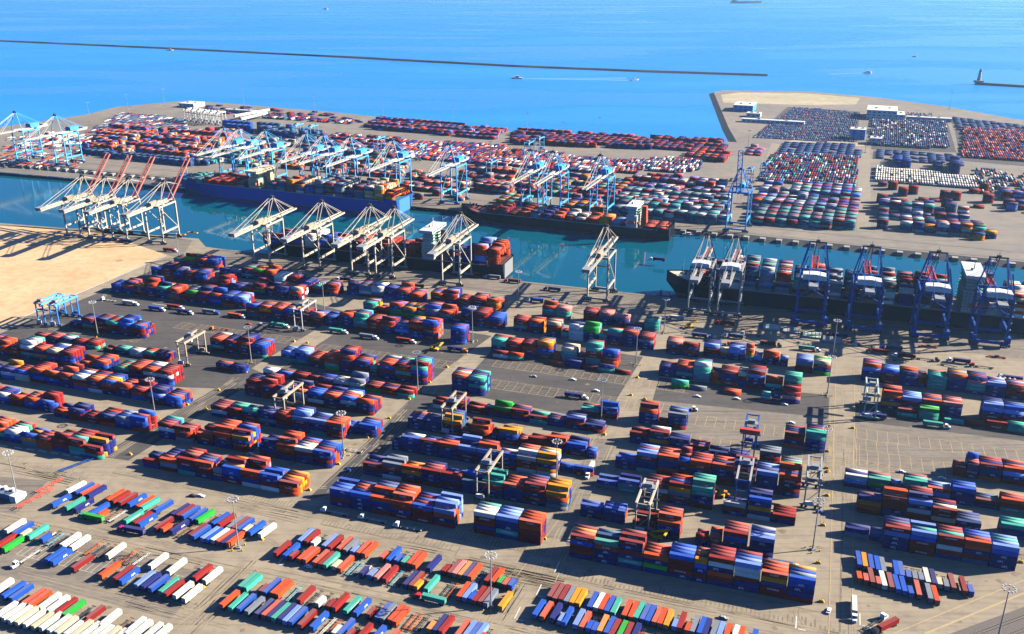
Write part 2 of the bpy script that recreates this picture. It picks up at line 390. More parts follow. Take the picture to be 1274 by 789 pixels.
for rail in ((0, -4), (0, -34)):
    mb = MB(); strip(mb, quay(0, rail[1]), quay(900, rail[1]), 0.8, 0.07); o = mb.build('crane_rail', M_dark); o['kind'] = 'structure'
    mb = MB(); strip(mb, fquay(-300, rail[1] - 2), fquay(1900, rail[1] - 2), 1.0, 0.07); o = mb.build('crane_rail', M_dark); o['kind'] = 'structure'

# ------------------------------------------------------------------ container colours
PAL = {'N': (0.008, 0.016, 0.145), 'B': (0.006, 0.075, 0.43), 'R': (0.25, 0.012, 0.012), 'O': (0.56, 0.062, 0.012), 'Y': (0.76, 0.25, 0.008),
       'T': (0.04, 0.36, 0.26), 'G': (0.01, 0.36, 0.03), 'W': (0.70, 0.66, 0.57), 'S': (0.17, 0.20, 0.25), 'L': (0.16, 0.27, 0.62),
       'P': (0.58, 0.20, 0.17), 'C': (0.66, 0.54, 0.34), 'K': (0.03, 0.09, 0.19), 'V': (0.07, 0.07, 0.22)}
CN = {'N': 'navy', 'B': 'blue', 'R': 'red', 'O': 'orange', 'Y': 'yellow', 'T': 'teal', 'G': 'green', 'W': 'white',
      'S': 'grey', 'L': 'lavender', 'P': 'pink', 'C': 'cream', 'K': 'slate', 'V': 'purple'}
def shade(code, k):
    c = PAL[code]; f = (0.82, 1.0, 1.16)[k]; return tuple(min(0.85, x * f + (0.004 if k == 2 else 0)) for x in c)
def roof(c, f=0.06): return tuple(min(0.80, x * 0.86 + f) for x in c)     # bleached dusty roof, with sun gloss also lightened into its colour
NEARMIX = 'NNNNNNNNNNBBBRRRRRRRRRROOOOOOOTWSYLKNNRRO'
FARMIX = 'NNNNNRRRRRRROOBBTWSSCYKKP'
CONT = {}
def cont_mesh(code, k, ft):
    key = (code, k, ft)
    if key not in CONT:
        L = 12.19 if ft == 40 else 6.06; h = 2.72; w = 1.22; c = shade(code, k); mb = MB()
        mb.hexa([(-L/2+.05, -w+.05, .12), (L/2-.05, -w+.05, .12), (L/2-.05, w-.05, .12), (-L/2+.05, w-.05, .12), (-L/2+.05, -w+.05, h-.06), (L/2-.05, -w+.05, h-.06), (L/2-.05, w-.05, h-.06), (-L/2+.05, w-.05, h-.06)], c)
        mb.c[-5] = roof(c, (0.08, 0.035, 0.015)[k])
        dk = tuple(x * 0.8 for x in c)
        for x in (-L/2, L/2 - .18):
            for y in (-w, w - .18): mb.box(x, x + .18, y, y + .18, 0, h, dk)
        CONT[key] = mb.mesh('container_body', M_paint)
    return CONT[key]
DOORS = {}
def door_mesh(code, k):
    if (code, k) not in DOORS:
        c = shade(code, k); mb = MB(); d2 = tuple(x * 0.9 + 0.01 for x in c)
        for y0, y1 in ((-1.0, -0.02), (0.02, 1.0)): mb.box(-.03, .03, y0, y1, .25, 2.5, d2)
        for y in (-.75, -.3, .3, .75): mb.box(.03, .07, y - .03, y + .03, .2, 2.55, (0.5, 0.5, 0.5))
        DOORS[(code, k)] = mb.mesh('door', M_paint)
    return DOORS[(code, k)]
TEXT = {}
def text_mesh(word, size):
    if word not in TEXT:
        cu = bpy.data.curves.new('lettering', 'FONT'); cu.body = word; cu.size = size; cu.align_x = 'CENTER'; cu.align_y = 'CENTER'; cu.resolution_u = 1
        cu.offset = 0.02; cu.extrude = 0.01
        t = bpy.data.objects.new('lettering', cu); C.objects.link(t)
        me = bpy.data.meshes.new_from_object(t.evaluated_get(bpy.context.evaluated_depsgraph_get())); bpy.data.objects.remove(t)
        me.materials.clear(); me.materials.append(M_mark); me.transform(Matrix.Rotation(math.pi / 2, 4, 'X')); TEXT[word] = me
    return TEXT[word]
def word_for(code, k):
    if code in 'NB' and k != 2: return ('APL', 1.75)
    if code == 'R' and k == 1: return ('HYUNDAI', 1.25)
    if code == 'T' and k == 1: return ('CHINA SHIPPING', 0.9)
    if code == 'O' and k == 0: return ('K LINE', 1.3)
    return None
class Boxes:
    """many container boxes gathered into one mesh, five faces each"""
    def __init__(s): s.P = []; s.A = []; s.D = []; s.c = []
    def add(s, p, ang, L, W_, Hh, col): s.P.append(tuple(p)); s.A.append(ang); s.D.append((L, W_, Hh)); s.c.append(col)
    def build(s, name, f0=.012, f1=.09):
        n = len(s.P); P = np.array(s.P, float); A = np.array(s.A); D = np.array(s.D, float); c = np.array(s.c, float)
        ca, sa = np.cos(A), np.sin(A)
        sx = np.array([-1, 1, 1, -1, -1, 1, 1, -1]) / 2; sy = np.array([-1, -1, 1, 1, -1, -1, 1, 1]) / 2; sz = np.array([0, 0, 0, 0, 1, 1, 1, 1])
        lx = D[:, 0:1] * sx; ly = D[:, 1:2] * sy; lz = D[:, 2:3] * sz
        v = np.stack([P[:, 0:1] + lx * ca[:, None] - ly * sa[:, None], P[:, 1:2] + lx * sa[:, None] + ly * ca[:, None], P[:, 2:3] + lz], -1).reshape(-1, 3)
        q = np.array([(4, 5, 6, 7), (0, 1, 5, 4), (1, 2, 6, 5), (2, 3, 7, 6), (3, 0, 4, 7)])
        f = (q[None] + 8 * np.arange(n)[:, None, None]).reshape(-1, 4)
        me = bpy.data.meshes.new(name); me.vertices.add(len(v)); me.vertices.foreach_set('co', v.ravel())
        me.loops.add(f.size); me.loops.foreach_set('vertex_index', f.ravel().astype(np.int32))
        me.polygons.add(len(f)); me.polygons.foreach_set('loop_start', np.arange(0, f.size, 4, dtype=np.int32))
        me.update(calc_edges=True)
        cc = np.repeat(c[:, None, :], 5, 1); bleach_gloss = np.array([rng.uniform(f0, f1) for _ in range(n)])[:, None]; cc[:, 0, :] = np.minimum(0.80, c * 0.86 + bleach_gloss)  # roof colour lifted for bleaching and for painted sun gloss
        cc = np.repeat(cc.reshape(-1, 3), 4, 0); cc = np.concatenate([cc, np.ones((len(cc), 1))], 1)
        at = me.color_attributes.new('paint', 'FLOAT_COLOR', 'CORNER'); at.data.foreach_set('color', cc.ravel().astype(np.float32))
        me.materials.append(M_paint); return link(name, me)

# ------------------------------------------------------------------ stacked containers of the near yard
# where the row is told by, left and right end of its front foot in the picture, lanes deep, front stacks (top to bottom) or a height, 2.. = 20 foot bay
ROWS = [
 ('row above the dashed white marks', -28, 546, 103, 563, 5, 'ORN RWN OTN WBN BYS ROO RRN RRTT RRT'),
 ('row with the low orange end', 63, 523, 187, 534, 4, 'ON RR NRR RR NRO SBN BBNO'),
 ('row at the left picture edge', -40, 498, 67, 511, 4, '3 3 WBN ORR OBN BNN'),
 ('row behind the blue corner stack', 43, 477, 179, 497, 5, 'ONBR NBW ORBN ORNN WROB ONRW BORN ORNN ROB'),
 ('blue corner stack by the road', 184, 499, 226, 509, 5, 'LNR BNN BBN'),
 ('white ended row at the edge', -45, 464, 33, 473, 4, '3 3 NBN NWB BWC'),
 ('red row beside the tan gantry', 96, 463, 220, 479, 5, 'ONN ORRN OBNR 2NR TNR WGNR ORNN OWRW RWNB'),
 ('row under the striped lot', -30, 436, 87, 455, 5, '3 NBN OON ROR WRTN ONYN CRBN RNBO'),
 ('low double row on chassis', 43, 422, 124, 436, 3, 'RB OR RN NT RB RT'),
 ('low double row by tan gantry', 128, 437, 212, 450, 3, 'R BT TN WW R TR NR'),
 ('long block by the blue gantries', 90, 408, 178, 421, 5, 'NR ORTR RNTR ROR TRRN BNRN BRRN'),
 ('four bay block by floodlight mast', 261, 436, 333, 446, 5, 'ONTR RNRN ORNR BNNT'),
 ('short row under the tan gantry', 256, 461, 306, 465, 3, 'NR RB NRN NN'),
 ('high block beside the bare sand', 146, 362, 300, 386, 5, 'BNN ONN YNOR ORNNR TNKN ORSO 2RO GRRN RNRN ONBN BNRO LBRN'),
 ('high block by the dark gantry', 310, 393, 416, 406, 5, 'BRON RONN OYRN ONRN BNRR RNRO PORR NNN'),
 ('second block from the sand lot', 188, 346, 258, 352, 5, 'BNNS TSNN RROO NBNR RRRN NBNR'),
 ('long block behind the high blocks', 262, 359, 370, 374, 5, 'RRN BSO RRNN NNN OR RRGN RNN NBRN ORN'),
 ('block nearest the moored red ship', 220, 327, 272, 337, 5, 'TNN GONN ONRN BNRN'),
 ('long block under the ship cranes', 276, 341, 348, 354, 5, 'NSR SNN RNTN GRNN ORNR 2RNN'),
 ('white stacks behind the high blocks', 350, 354, 420, 369, 5, 'WWWWW WWWW RORN NRRN TRN RRON'),
 ('lowest row of the mid yard', 177, 581, 372, 617, 5, 'RN OSR RRNT ORRN 2SRN BBNR ORNW BNRW ROO'),
 ('second row of the mid yard', 203, 546, 234, 550, 4, 'RWNN RORS'),
 ('orange row of the mid yard', 238, 553, 312, 564, 5, 'ORN RRN ORNN ORNN YNNO YNOR'),
 ('row by parked white cab', 322, 567, 414, 583, 5, 'NNR OYNR WONR OORN WRNN BNRN'),
 ('row under the lattice tan gantry', 270, 519, 296, 523, 4, 'RWN RRN'),
 ('long row under lattice gantry', 302, 526, 428, 546, 4, 'TNRR BNNN NNSN RRRN RNWR LRNN LNNT ONRR'),
 ('navy end stack beside dark road', 432, 540, 461, 542, 4, 'NN BNN'),
 ('row behind the lattice tan gantry', 306, 490, 464, 519, 5, 'RRN TRRN RNRR NORN OWSR BNWR ONNR BWNR ONNR'),
 ('low single row behind the gantry', 330, 466, 400, 480, 2, 'WN R BR TN RR RR'),
 ('low single row by floodlight mast', 402, 476, 508, 498, 3, 'NR R OR WN SWT RG RO RT'),
 ('blue and green end stack', 352, 448, 384, 454, 4, 'LNT LNBT'),
 ('orange topped row in mid yard', 388, 456, 467, 469, 5, 'ORN WRG OOTG ORNRN NNRT 2TRN'),
 ('orange topped row by floodlight mast', 473, 470, 531, 480, 5, 'OBRNN ROTRN TTNNR TBNRN'),
 ('tall row behind the striped lot', 425, 408, 542, 423, 5, 'ONNNN ONNRN TTSR ROOR RONN BLN RORNB BNRONR'),
 ('lone tall blue stack', 557, 429, 579, 429, 4, 'BNNNB'),
 ('third row of the quay yard', 453, 392, 517, 397, 5, 'TSSR ORR OORN ONTGO YKGR'),
 ('long third row of quay yard', 520, 394, 618, 414, 5, 'RTGN TTNN SSRN OSNN 2RN NRNN RRNOB BNRN'),
 ('second row of the quay yard', 430, 366, 527, 378, 5, 'NNB NBN SSWR WWSR NNB ONBN ORN'),
 ('orange topped row near the ship', 536, 374, 622, 388, 5, 'ORRN RRNN ORN ORRN ORNN OYOY'),
 ('row nearest the black tractors', 410, 630, 566, 656, 5, 'BNRN BNNN ONNR SRRR ORNR BRRR LONR'),
 ('row end block by yellow barrier', 590, 663, 672, 679, 4, 'WRRNR LNNTN OORRR'),
 ('row under the cream gantry', 458, 591, 698, 635, 4, 'RRN WRN SONW OYNR RNNR RNRN KNN TONN ONNN RRNRN YOKS'),
 ('mostly navy row behind cream gantry', 488, 558, 692, 596, 4, '2NN BNNN RNNN ONNN LNRN LNNR BNNR WROW YNYW'),
 ('blue end boxes near white lorry', 699, 587, 726, 591, 2, 'BN BR'),
 ('mixed row under the tan gantry', 513, 534, 735, 570, 4, 'NNN BNN NNN YRNR 2RN OORO 2NN YBNR 2RN RRN ORNN BNR 2BN'),
 ('low row beyond the tan gantry', 539, 505, 750, 542, 3, 'RW TT NN RRN RR 2RN GRN RT NTG RRN RT NN NRN NR'),
 ('two bay block on striped lot', 564, 487, 601, 493, 5, 'ONNNN TNTNN'),
 ('low stack beside floodlight mast', 721, 517, 769, 521, 3, 'TR BNNR BNR'),
 ('green ended tall block', 611, 437, 768, 458, 4, 'TTNN ORRN ROON YOBKR 2OO CTSS 2RN TORTS BNROO'),
 ('tall block with white stack', 636, 410, 676, 416, 4, 'ROTN RRTN OBRN'),
 ('tall white stacked block', 682, 418, 810, 437, 4, 'CRRNN ORRNN 2TS WWWWW GGNNN 2TSS TSNNR ONNNN RSNN'),
 ('small stack near single crane', 679, 396, 704, 398, 3, 'OTSR PTTS'),
 ('stack row near the single crane', 717, 400, 782, 408, 4, 'RRRR OROR PVNN PVNR'),
 ('green stack near single crane', 786, 410, 816, 416, 4, 'NR TTTS'),
 ('longest front row', 709, 687, 1013, 760, 4, 'RBRRN TONNN RNRNTN ONGN BRRRN 2YBNRN RWNORN LWWRNN OYNRR BBNNR'),
 ('row under the yellow reach stacker', 772, 660, 846, 674, 4, 'RSR RONR BNNNS OBNN'),
 ('row right of the reach stacker', 850, 676, 962, 700, 4, '2RNN 2ONB WRSNN ONRRS RBNNR LNNNR'),
 ('short stack beside the road', 735, 645, 763, 650, 3, 'BNN BNN'),
 ('blue and grey stack by road', 752, 609, 784, 613, 3, 'BS BST'),
 ('row behind the cream gantry', 802, 622, 887, 634, 4, 'RWRR RYSRN TTNNR'),
 ('row under navy gantry', 894, 640, 990, 655, 4, 'WRN BNYNW RWNNO RN'),
 ('dense row under dark gantries', 766, 580, 994, 622, 4, 'BNN LRNNT ONNOR 2BRNRN OONNR ONNRR RWONN LNNNR ORNRN'),
 ('red row beneath black gantry', 784, 551, 880, 566, 3, 'RNN RNYN NNN RN'),
 ('low navy boxes beneath gantry', 884, 564, 928, 574, 3, 'N NN N'),
 ('stack pair between dark gantries', 942, 579, 998, 589, 3, 'SRRN ONNN GP'),
 ('small block on striped asphalt', 795, 527, 852, 534, 4, 'ONNN 2R SNNR'),
 ('green topped pair beside road', 973, 557, 1027, 563, 4, 'RRNO TTNNN'),
 ('long row by lime green boxes', 820, 470, 994, 488, 4, 'NNN ONTN TTSS 2ORO RNNO 2CRNN RLNNR ORTN TTRNN'),
 ('stack by the blue cranes', 836, 441, 860, 444, 4, 'PNRN RNON'),
 ('pale topped row by cranes', 876, 443, 978, 457, 4, 'LRRN 2CON LLNN 2OYTS 2LN OONN 2LRN'),
 ('pale topped pair by mast', 988, 460, 1033, 470, 4, 'LSRR CRNG'),
 ('lowest row right of road', 1066, 668, 1096, 676, 2, 'NS VN'),
 ('long lowest row right of road', 1097, 682, 1263, 711, 4, 'RLNNN LBRRR RRWRN OONRK LBNNN'),
 ('row right of road with orange', 1065, 639, 1219, 661, 4, 'NYOR ORRNN LNWRR RRCR NN'),
 ('green stack at right edge', 1250, 668, 1300, 677, 3, 'TNN TNR'),
 ('low mixed row beside road', 1063, 607, 1290, 643, 3, 'WLN TGN 2RW TTNN OLN BNNN RN ORT NT'),
 ('red topped block on empty grid', 1190, 593, 1300, 609, 4, '2RRR 2RNRN RNNO OLNR RNR'),
 ('row behind the pale gantry', 1093, 507, 1198, 522, 4, 'OONYN LRNR ONRR PNNN'),
 ('pale topped block at right edge', 1218, 523, 1300, 536, 4, 'LLNRR BLNRO NBR'),
 ('row by the blue gantry cranes', 1071, 472, 1300, 503, 4, 'OLNNN BRRR NNNN 2RRN TTTT ONNNN NPTTN LNNN RRRN TTN'),
 ('low green and red chassis row', 1114, 517, 1168, 524, 2, 'RT TTT GTT'),
 ('low chassis row at right edge', 1180, 524, 1300, 545, 2, 'T R RR TT NR'),
 ('single boxes before green block', 612, 444, 652, 449, 1, 'RW NN OT'),
 ('spread boxes before green block', 684, 452, 784, 468, 1, 'O NN R NT R'),
 ('lime green low row', 821, 481, 880, 487, 1, 'TG GG S'),
 ('low boxes behind white cabs', 886, 487, 996, 503, 2, 'O . 2TT 2NR RPN'),
]
ORD = 'first second third fourth fifth sixth seventh eighth ninth tenth eleventh twelfth thirteenth fourteenth fifteenth sixteenth'.split()
class Box: pass
STACKED = []
taken = {}
for phrase, xl, yl, xr, yr, lanes, spec in ROWS:
    bays = []
    for b in spec.split():
        ft = 40
        if b[0] == '2' and len(b) > 1: ft = 20; b = b[1:]
        if b == '.': b = ''
        elif b.isdigit(): b = ''.join(rng.choice(NEARMIX) for _ in range(int(b)))
        bays.append((ft, b))
    L_ = sum(12.75 if f == 40 else 6.6 for f, _ in bays)
    a, b = G(xl, yl), G(xr, yr); mid = (a + b) / 2; span = (b - a).length
    while L_ > span * 1.09 and len(bays) > 2 and xl > 0 and xr < 1274:
        q = len(bays) // 2 if rng.random() < .5 else 1; L_ -= 12.75 if bays[q][0] == 40 else 6.6; bays.pop(q)
    if span > L_ * 1.07: 
        k = min(1.05, span / L_); mid = b - E1 * (L_ * k / 2)
    else: k = 1.0
    p = mid - E1 * (L_ * k / 2); s = 0.0
    for bi, (ft, col) in enumerate(bays):
        ln = (12.75 if ft == 40 else 6.6) * k; c0 = p + E1 * (s + ln / 2); s += ln
        if not col: continue
        baymix = [rng.choice(NEARMIX) for _ in range(2)]; base = len(col); bayd = rng.choice((-1, 0, 0, 0, 0, 0, 1 if base > 2 else 0))
        for l in range(lanes):
            if l == 0: hgt = base; cs = col[::-1]
            else:
                hgt = max(1, min(6, base + (bayd if rng.random() < .92 else rng.choice((-1, 0, 1)))))
                if base <= 2: hgt = base if rng.random() < 0.75 else 0
                elif rng.random() < 0.05: hgt = 1
                mix = baymix if rng.random() < .8 else col
                cs = ''.join(rng.choice(mix) for _ in range(hgt))
                if hgt and rng.random() < .45: cs = cs[:-1] + col[0]
            for t, cc in enumerate(cs):
                x = Box(); x.code = cc; x.k = rng.randrange(3); x.ft = ft; x.tier = t; x.n = len(cs); x.lane = l; x.lanes = lanes; x.bay = bi; x.phrase = phrase
                x.row = (phrase, xl); x.p = c0 + E2 * (1.3 + l * 2.78) + E1 * rng.uniform(-.08, .08) + UP * (t * 2.74); x.hits = 0
                STACKED.append(x)
# which of them the picture shows largest: cast the picture's own rays at the stacks
vs, fs, own = [], [], []
for i, x in enumerate(STACKED):
    L = (12.19 if x.ft == 40 else 6.06) / 2; n = len(vs)
    for z in (0, 2.72):
        for sx, sy in ((-1, -1), (1, -1), (1, 1), (-1, 1)): vs.append(x.p + E1 * (sx * L) + E2 * (sy * 1.22) + UP * z)
    for q in ((4, 5, 6, 7), (0, 1, 5, 4), (1, 2, 6, 5), (2, 3, 7, 6), (3, 0, 4, 7)): fs.append(tuple(n + k for k in q)); own.append(i)
bvh = BVHTree.FromPolygons(vs, fs)
eye = Vector((0, 0, H)); fw = Vector((0, CP, -SP)); dn = Vector((0, -SP, -CP))
for yy in range(330, 789, 2):
    for xx in range(1, 1274, 2):
        d = fw + Vector((1, 0, 0)) * ((xx - CX) / F) + dn * ((yy - CY) / F)
        hit = bvh.ray_cast(eye, d)
        if hit[2] is not None: STACKED[own[hit[2]]].hits += 1
order = sorted(range(len(STACKED)), key=lambda i: -STACKED[i].hits)
single = set(order[:296])
mass = Boxes(); words = []
usedlab = {}
TIER = {0: 'at bottom', 1: 'tier two', 2: 'tier three', 3: 'tier four', 4: 'tier five', 5: 'tier six'}
bay_total = {}
for i, x in enumerate(STACKED):
    c = shade(x.code, x.k); wd = word_for(x.code, x.k)
    if i not in single:
        mass.add(x.p, TH, 12.19 if x.ft == 40 else 6.06, 2.44, 2.72, c)
        if wd and x.lane == 0 and x.hits > 6: words.append((wd, x))
        continue
    o = link('shipping_container', cont_mesh(x.code, x.k, x.ft), None, x.p, TH)
    tier = 'topmost' if x.tier == x.n - 1 and x.n > 1 else TIER[x.tier]
    lane = 'front lane' if x.lane == 0 else ('rear lane' if x.lane == x.lanes - 1 else ORD[x.lane] + ' lane')
    seg = x.phrase
    lab = f"{CN[x.code]} container, {tier}, {ORD[x.bay]} bay from left, {lane}, {seg}"
    usedlab.setdefault(lab, []).append((o, x))
    setp(o, None, 'container', 'containers stacked in the near yard')
    d = link('door', door_mesh(x.code, x.k), o, ((12.19 if x.ft == 40 else 6.06) / 2, 0, 0))
    if wd and x.ft == 40:
        link('lettering', text_mesh(*wd), o, (rng.uniform(-2.5, 2.5) if wd[0] == 'APL' else 0, -1.19, 1.45))
for lab, L in usedlab.items():
    for o, x in L: o['label'] = lab
mo = mass.build('container_stacks'); setp(mo, 'rest of the stacked shipping containers in rows across the near yard', 'containers', None, 'stuff')
if words:
    mb = MB()
    for (wd, sz), x in words:
        me = text_mesh(wd, sz); mw = Matrix.Translation(x.p + UP * 1.45) @ Matrix.Rotation(TH, 4, 'Z') @ Matrix.Translation((0, -1.24, 0)); n = len(mb.v)
        mb.v += [tuple(mw @ v.co) for v in me.vertices]
        for f in me.polygons: mb.f.append(tuple(n + k for k in f.vertices)); mb.c.append(None)
    wo_ = mb.build('lettering', M_mark, mo); wo_['kind'] = 'stuff'

# ------------------------------------------------------------------ containers parked on trailers
mb = MB()
for y in (-.45, .45): mb.box(-6.1, 6.1, y - .1, y + .1, .95, 1.2)
for x in (-6.0, -3, 0, 3, 6.0): mb.box(x - .12, x + .12, -1.15, 1.15, 1.0, 1.22)
ME_CHASSIS = mb.mesh('chassis', M_dark)
mb = MB()
for y in (-1.0, .7): mb.cyl((0, y, .5), (0, y + .35, .5), .5, 10)
mb.box(-.08, .08, -.9, .9, .42, .58); ME_WHEEL = mb.mesh('wheel', M_tyre)
mb = MB()
for y in (-.8, .7): mb.box(-.1, .1, y, y + .12, 0, 1.0)
mb.box(-.06, .06, -.68, .7, .5, .62)
ME_LEG = mb.mesh('landing_leg', M_galv)
CHP = {c: MB().box(-6.1, 6.1, -.55, -.35, .95, 1.2).box(-6.1, 6.1, .35, .55, .95, 1.2).box(-6.1, -5.8, -1.2, 1.2, 1.0, 1.25).box(5.8, 6.1, -1.2, 1.2, 1.0, 1.25).box(-2, -1.8, -1.2, 1.2, 1, 1.22).box(2, 2.2, -1.2, 1.2, 1, 1.22).mesh('frame', paint(f'{c}_chassis_paint', v)) for c, v in
       (('dark', (.07, .075, .085)), ('orange', (.5, .13, .04)), ('pale blue', (.16, .36, .44)), ('white', (.55, .54, .5)), ('brown', (.2, .12, .08)))}
def container_trailer(p, ang, code, k, ft, label, group):
    r = empty('container_trailer', p, ang, label=label, cat='container trailer', group=group)
    b = link('container', cont_mesh(code, k, ft), r, (0 if ft == 40 else -2.9, 0, 1.22))
    link('door', door_mesh(code, k), r, ((-12.19 if ft == 40 else -11.9) / 2, 0, 1.22), math.pi)
    link('chassis', ME_CHASSIS, r)
    for x in (-4.9, -3.7): link('wheel', ME_WHEEL, r, (x, 0, 0))
    link('landing_leg', ME_LEG, r, (3.6, 0, 0))
    if code in 'NB' and k == 1: link('lettering', text_mesh('APL', 1.75), r, (1.5, -1.19, 2.7))
    if code in 'T' and k == 1: link('lettering', text_mesh('CHINA SHIPPING', .9), r, (0, -1.19, 2.7))
    return r
def empty_chassis(p, ang, colour, label, group=None, name='trailer_chassis'):
    r = empty(name, p, ang, label=label, cat='trailer chassis', group=group)
    link('frame', CHP[colour], r)
    for x in (-4.9, -3.7): link('wheel', ME_WHEEL, r, (x, 0, 0))
    link('landing_leg', ME_LEG, r, (3.6, 0, 0)); return r
LOTS = [
 ('back row of the lot by the first mast', 62, (81.6, 609), (320.7, 663), '82W 91B 99O 107N 131O 138R 147R 157B 168O 174T 190B 205_ 212N 218R 224B 235B 243G 252_ 262B 269R 282S 287R 293B 301c 308B 321W'),
 ('front row of the lot by the first mast', 62, (62, 626), (280, 675), '62B 79T 90N 110B 120o 127_ 133_ 153T 164R 171B 191R 199o 210N 218_ 233R 238B 249L 255B 261W 267O 274N 280O'),
 ('back row of the half empty lot', 66, (4, 659), (252, 720), '4W 14B 24c 32T 48b 55_ 63_ 74W 86W 102_ 110_ 118_ 130W 145_ 152_ 160_ 183W 207W 230_ 239R 252W'),
 ('front row of the half empty lot', 66, (0, 680), (226, 743), '-8R 2G 55B 62B 88R 122O 139R 147B 166L 174N 183B 196T 203R 214W 226W'),
 ('second row of the corner lot', 66, (0, 740), (173, 792), '-14W 0B 10B 27O 34O 46W 57W 67R 76G 88_ 101R 121W 137_ 144_ 153W 161W 174W 184W'),
 ('white corner row at lower left', 66, (-12, 765), (140, 803), '-10W 0W 9W 18C 28W 38C 47W 58W 67C 78W 86C 95W 104W 113W 121C 130W'),
 ('back row of the middle lot', 65, (370, 671), (631, 727), '370L 377R 386w 400L 407R 418O 426S 435l 442O 449O 471o 480B 489b 498t 505O 512O 530N 548r 556R 562P 569Y 575N 581O 590_ 602R 609O 617g 624o 631b'),
 ('front row of the middle lot', 65, (339, 687), (619, 753), '339R 351B 358r 369O 375O 388O 395R 401T 412c 419O 428_ 434_ 446n 457l 465P 475R 483_ 490_ 501N 508R 514y 527T 546_ 553_ 567O 574L 581b 587R 594R 601S 619Y'),
 ('back row of the teal ended lot', 65, (296, 728), (565, 789), '296T 302T 321r 326B 335O 341O 353_ 369R 378_ 391w 405r 412R 427T 439B 454r 460_ 466B 472S 481O 488O 500_ 507_ 515_ 530y 537N 544R 565O 574L 580B 587L 594o'),
 ('front row of the teal ended lot', 65, (272, 751), (457, 797), '272O 284T 293B 304S 316N 324O 331N 337T 344N 351L 358B 370R 384B 395_ 402_ 412w 418B 428r 441R 457B 475O'),
 ('back row of the lot under longest row', 66, (680, 741), (873, 788), '680R 687R 694R 701S 708Y 715Y 730B 737W 744O 751B 759T 773O 781O 787T 795B 802B 810O 817O 825Y 835l 841R 851o 857S 866B 873N 882S 890L 898O 908W 915O 925b 932B'),
 ('front row of the lot under longest row', 66, (662, 763), (742, 784), '662B 671O 683N 693l 698B 712L 720O 728b 735b 742Y 750B 757R 766G 774R 783N 790r 807y 815o 822l 830o'),
 ('back row of the small lot', 75, (1067, 702), (1206, 736), '1067B 1074Y 1082B 1090B 1097S 1113B 1120B 1128b 1136s 1144s 1152W 1160N 1167c 1175s 1184R 1198R 1206b'),
 ('front row of the small lot', 77, (1067, 719), (1163, 746), '1067o 1075o 1083R 1091o 1098W 1107R 1115B 1123B 1131b 1141O 1155S 1163O'),
]
CYC = ('dark', 'orange', 'pale blue', 'white', 'brown')
def ordw(n): return ORD[n] if n < len(ORD) else ('seventeenth eighteenth nineteenth twentieth'.split() + ['twenty-' + w for w in ORD[:9]] + ['thirtieth'] + ['thirty-' + w for w in ORD[:9]])[n - 16]
import re
for phrase, ang, (x0, y0), (x1, y1), items in LOTS:
    ax = V2(R(ang)); n_t = n_c = 0
    for it in items.split():
        x = int(re.match(r'-?\d+', it).group()); code = it[-1]
        y = y0 + (y1 - y0) * (x - x0) / (x1 - x0)
        a = R(ang + rng.uniform(-1.5, 1.5)); ft = 20 if code.islower() else 40; n = V2(a); side = Vector((n.y, -n.x, 0))
        p = G(x, y, 3.94); p.z = 0; p = p + side * 1.25 + n * 6.1 + n * rng.uniform(-.5, .3)
        if code == '_':
            col = CYC[rng.randrange(5)]
            empty_chassis(p, a, col, f"empty {col} trailer chassis, {ordw(n_c)} in {phrase}", 'empty chassis in the trailer lots'); n_c += 1
        else:
            k = rng.randrange(3)
            if ft == 20: p = p - n * 0
            container_trailer(p, a, code.upper(), k, ft, f"{CN[code.upper()]} {'short' if ft == 20 else 'long'} trailer box, {ordw(n_t)} in {phrase}", 'containers parked on trailers'); n_t += 1

# ------------------------------------------------------------------ yard tractors, lorries and cars
def cab_mesh(): 
    mb = MB(); mb.hexa([(-1.2, -1.2, .9), (1.1, -1.2, .7), (1.1, 1.2, .7), (-1.2, 1.2, .9), (-1.2, -1.15, 3.3), (.6, -1.1, 3.2), (.6, 1.1, 3.2), (-1.2, 1.15, 3.3)])
    mb.hexa([(1.1, -1.1, .7), (2.4, -1.0, .7), (2.4, 1.0, .7), (1.1, 1.1, .7), (1.1, -1.1, 2.0), (2.3, -.9, 1.75), (2.3, .9, 1.75), (1.1, 1.1, 2.0)])
    return mb
CABM = {c: cab_mesh().mesh('cab', paint(f'{c}_cab_paint', v, .15)) for c, v in
        (('white', (.8, .8, .78)), ('red', (.55, .03, .05)), ('magenta', (.5, .02, .18)), ('blue', (.02, .12, .5)), ('black', (.03, .03, .035)), ('green', (.05, .3, .2)), ('orange', (.6, .2, .03)))}
ME_WS = MB().quad([(1.12, -1.0, 2.05), (1.12, 1.0, 2.05), (.68, .95, 3.05), (.68, -.95, 3.05)]).box(-.9, .4, -1.21, -1.16, 2.1, 3.0).box(-.9, .4, 1.16, 1.21, 2.1, 3.0).mesh('windscreen', M_glass)
def lorry(p, ang, cab, load, label, group, k=1, bare='white'):
    r = empty('yard_lorry', p, ang, label=label, cat='lorry', group=group)
    cb = link('cab', CABM[cab], r, (8.6, 0, 0)); link('windscreen', ME_WS, cb)
    link('chassis', CHP[bare] if not load else ME_CHASSIS, r)
    if load: link('container', cont_mesh(load, k, 40), r, (0, 0, 1.22)); link('door', door_mesh(load, k), r, (-6.1, 0, 1.22), math.pi)
    if load in ('N', 'T'): link('lettering', text_mesh('APL' if load == 'N' else 'CHINA SHIPPING', 1.7), r, (0, -1.19 , 2.7))
    for x in (-4.9, -3.7, 5.2, 6.3, 10.0): link('wheel', ME_WHEEL, r, (x, 0, 0))
    return r
LW = 'lorries and yard tractors at work'
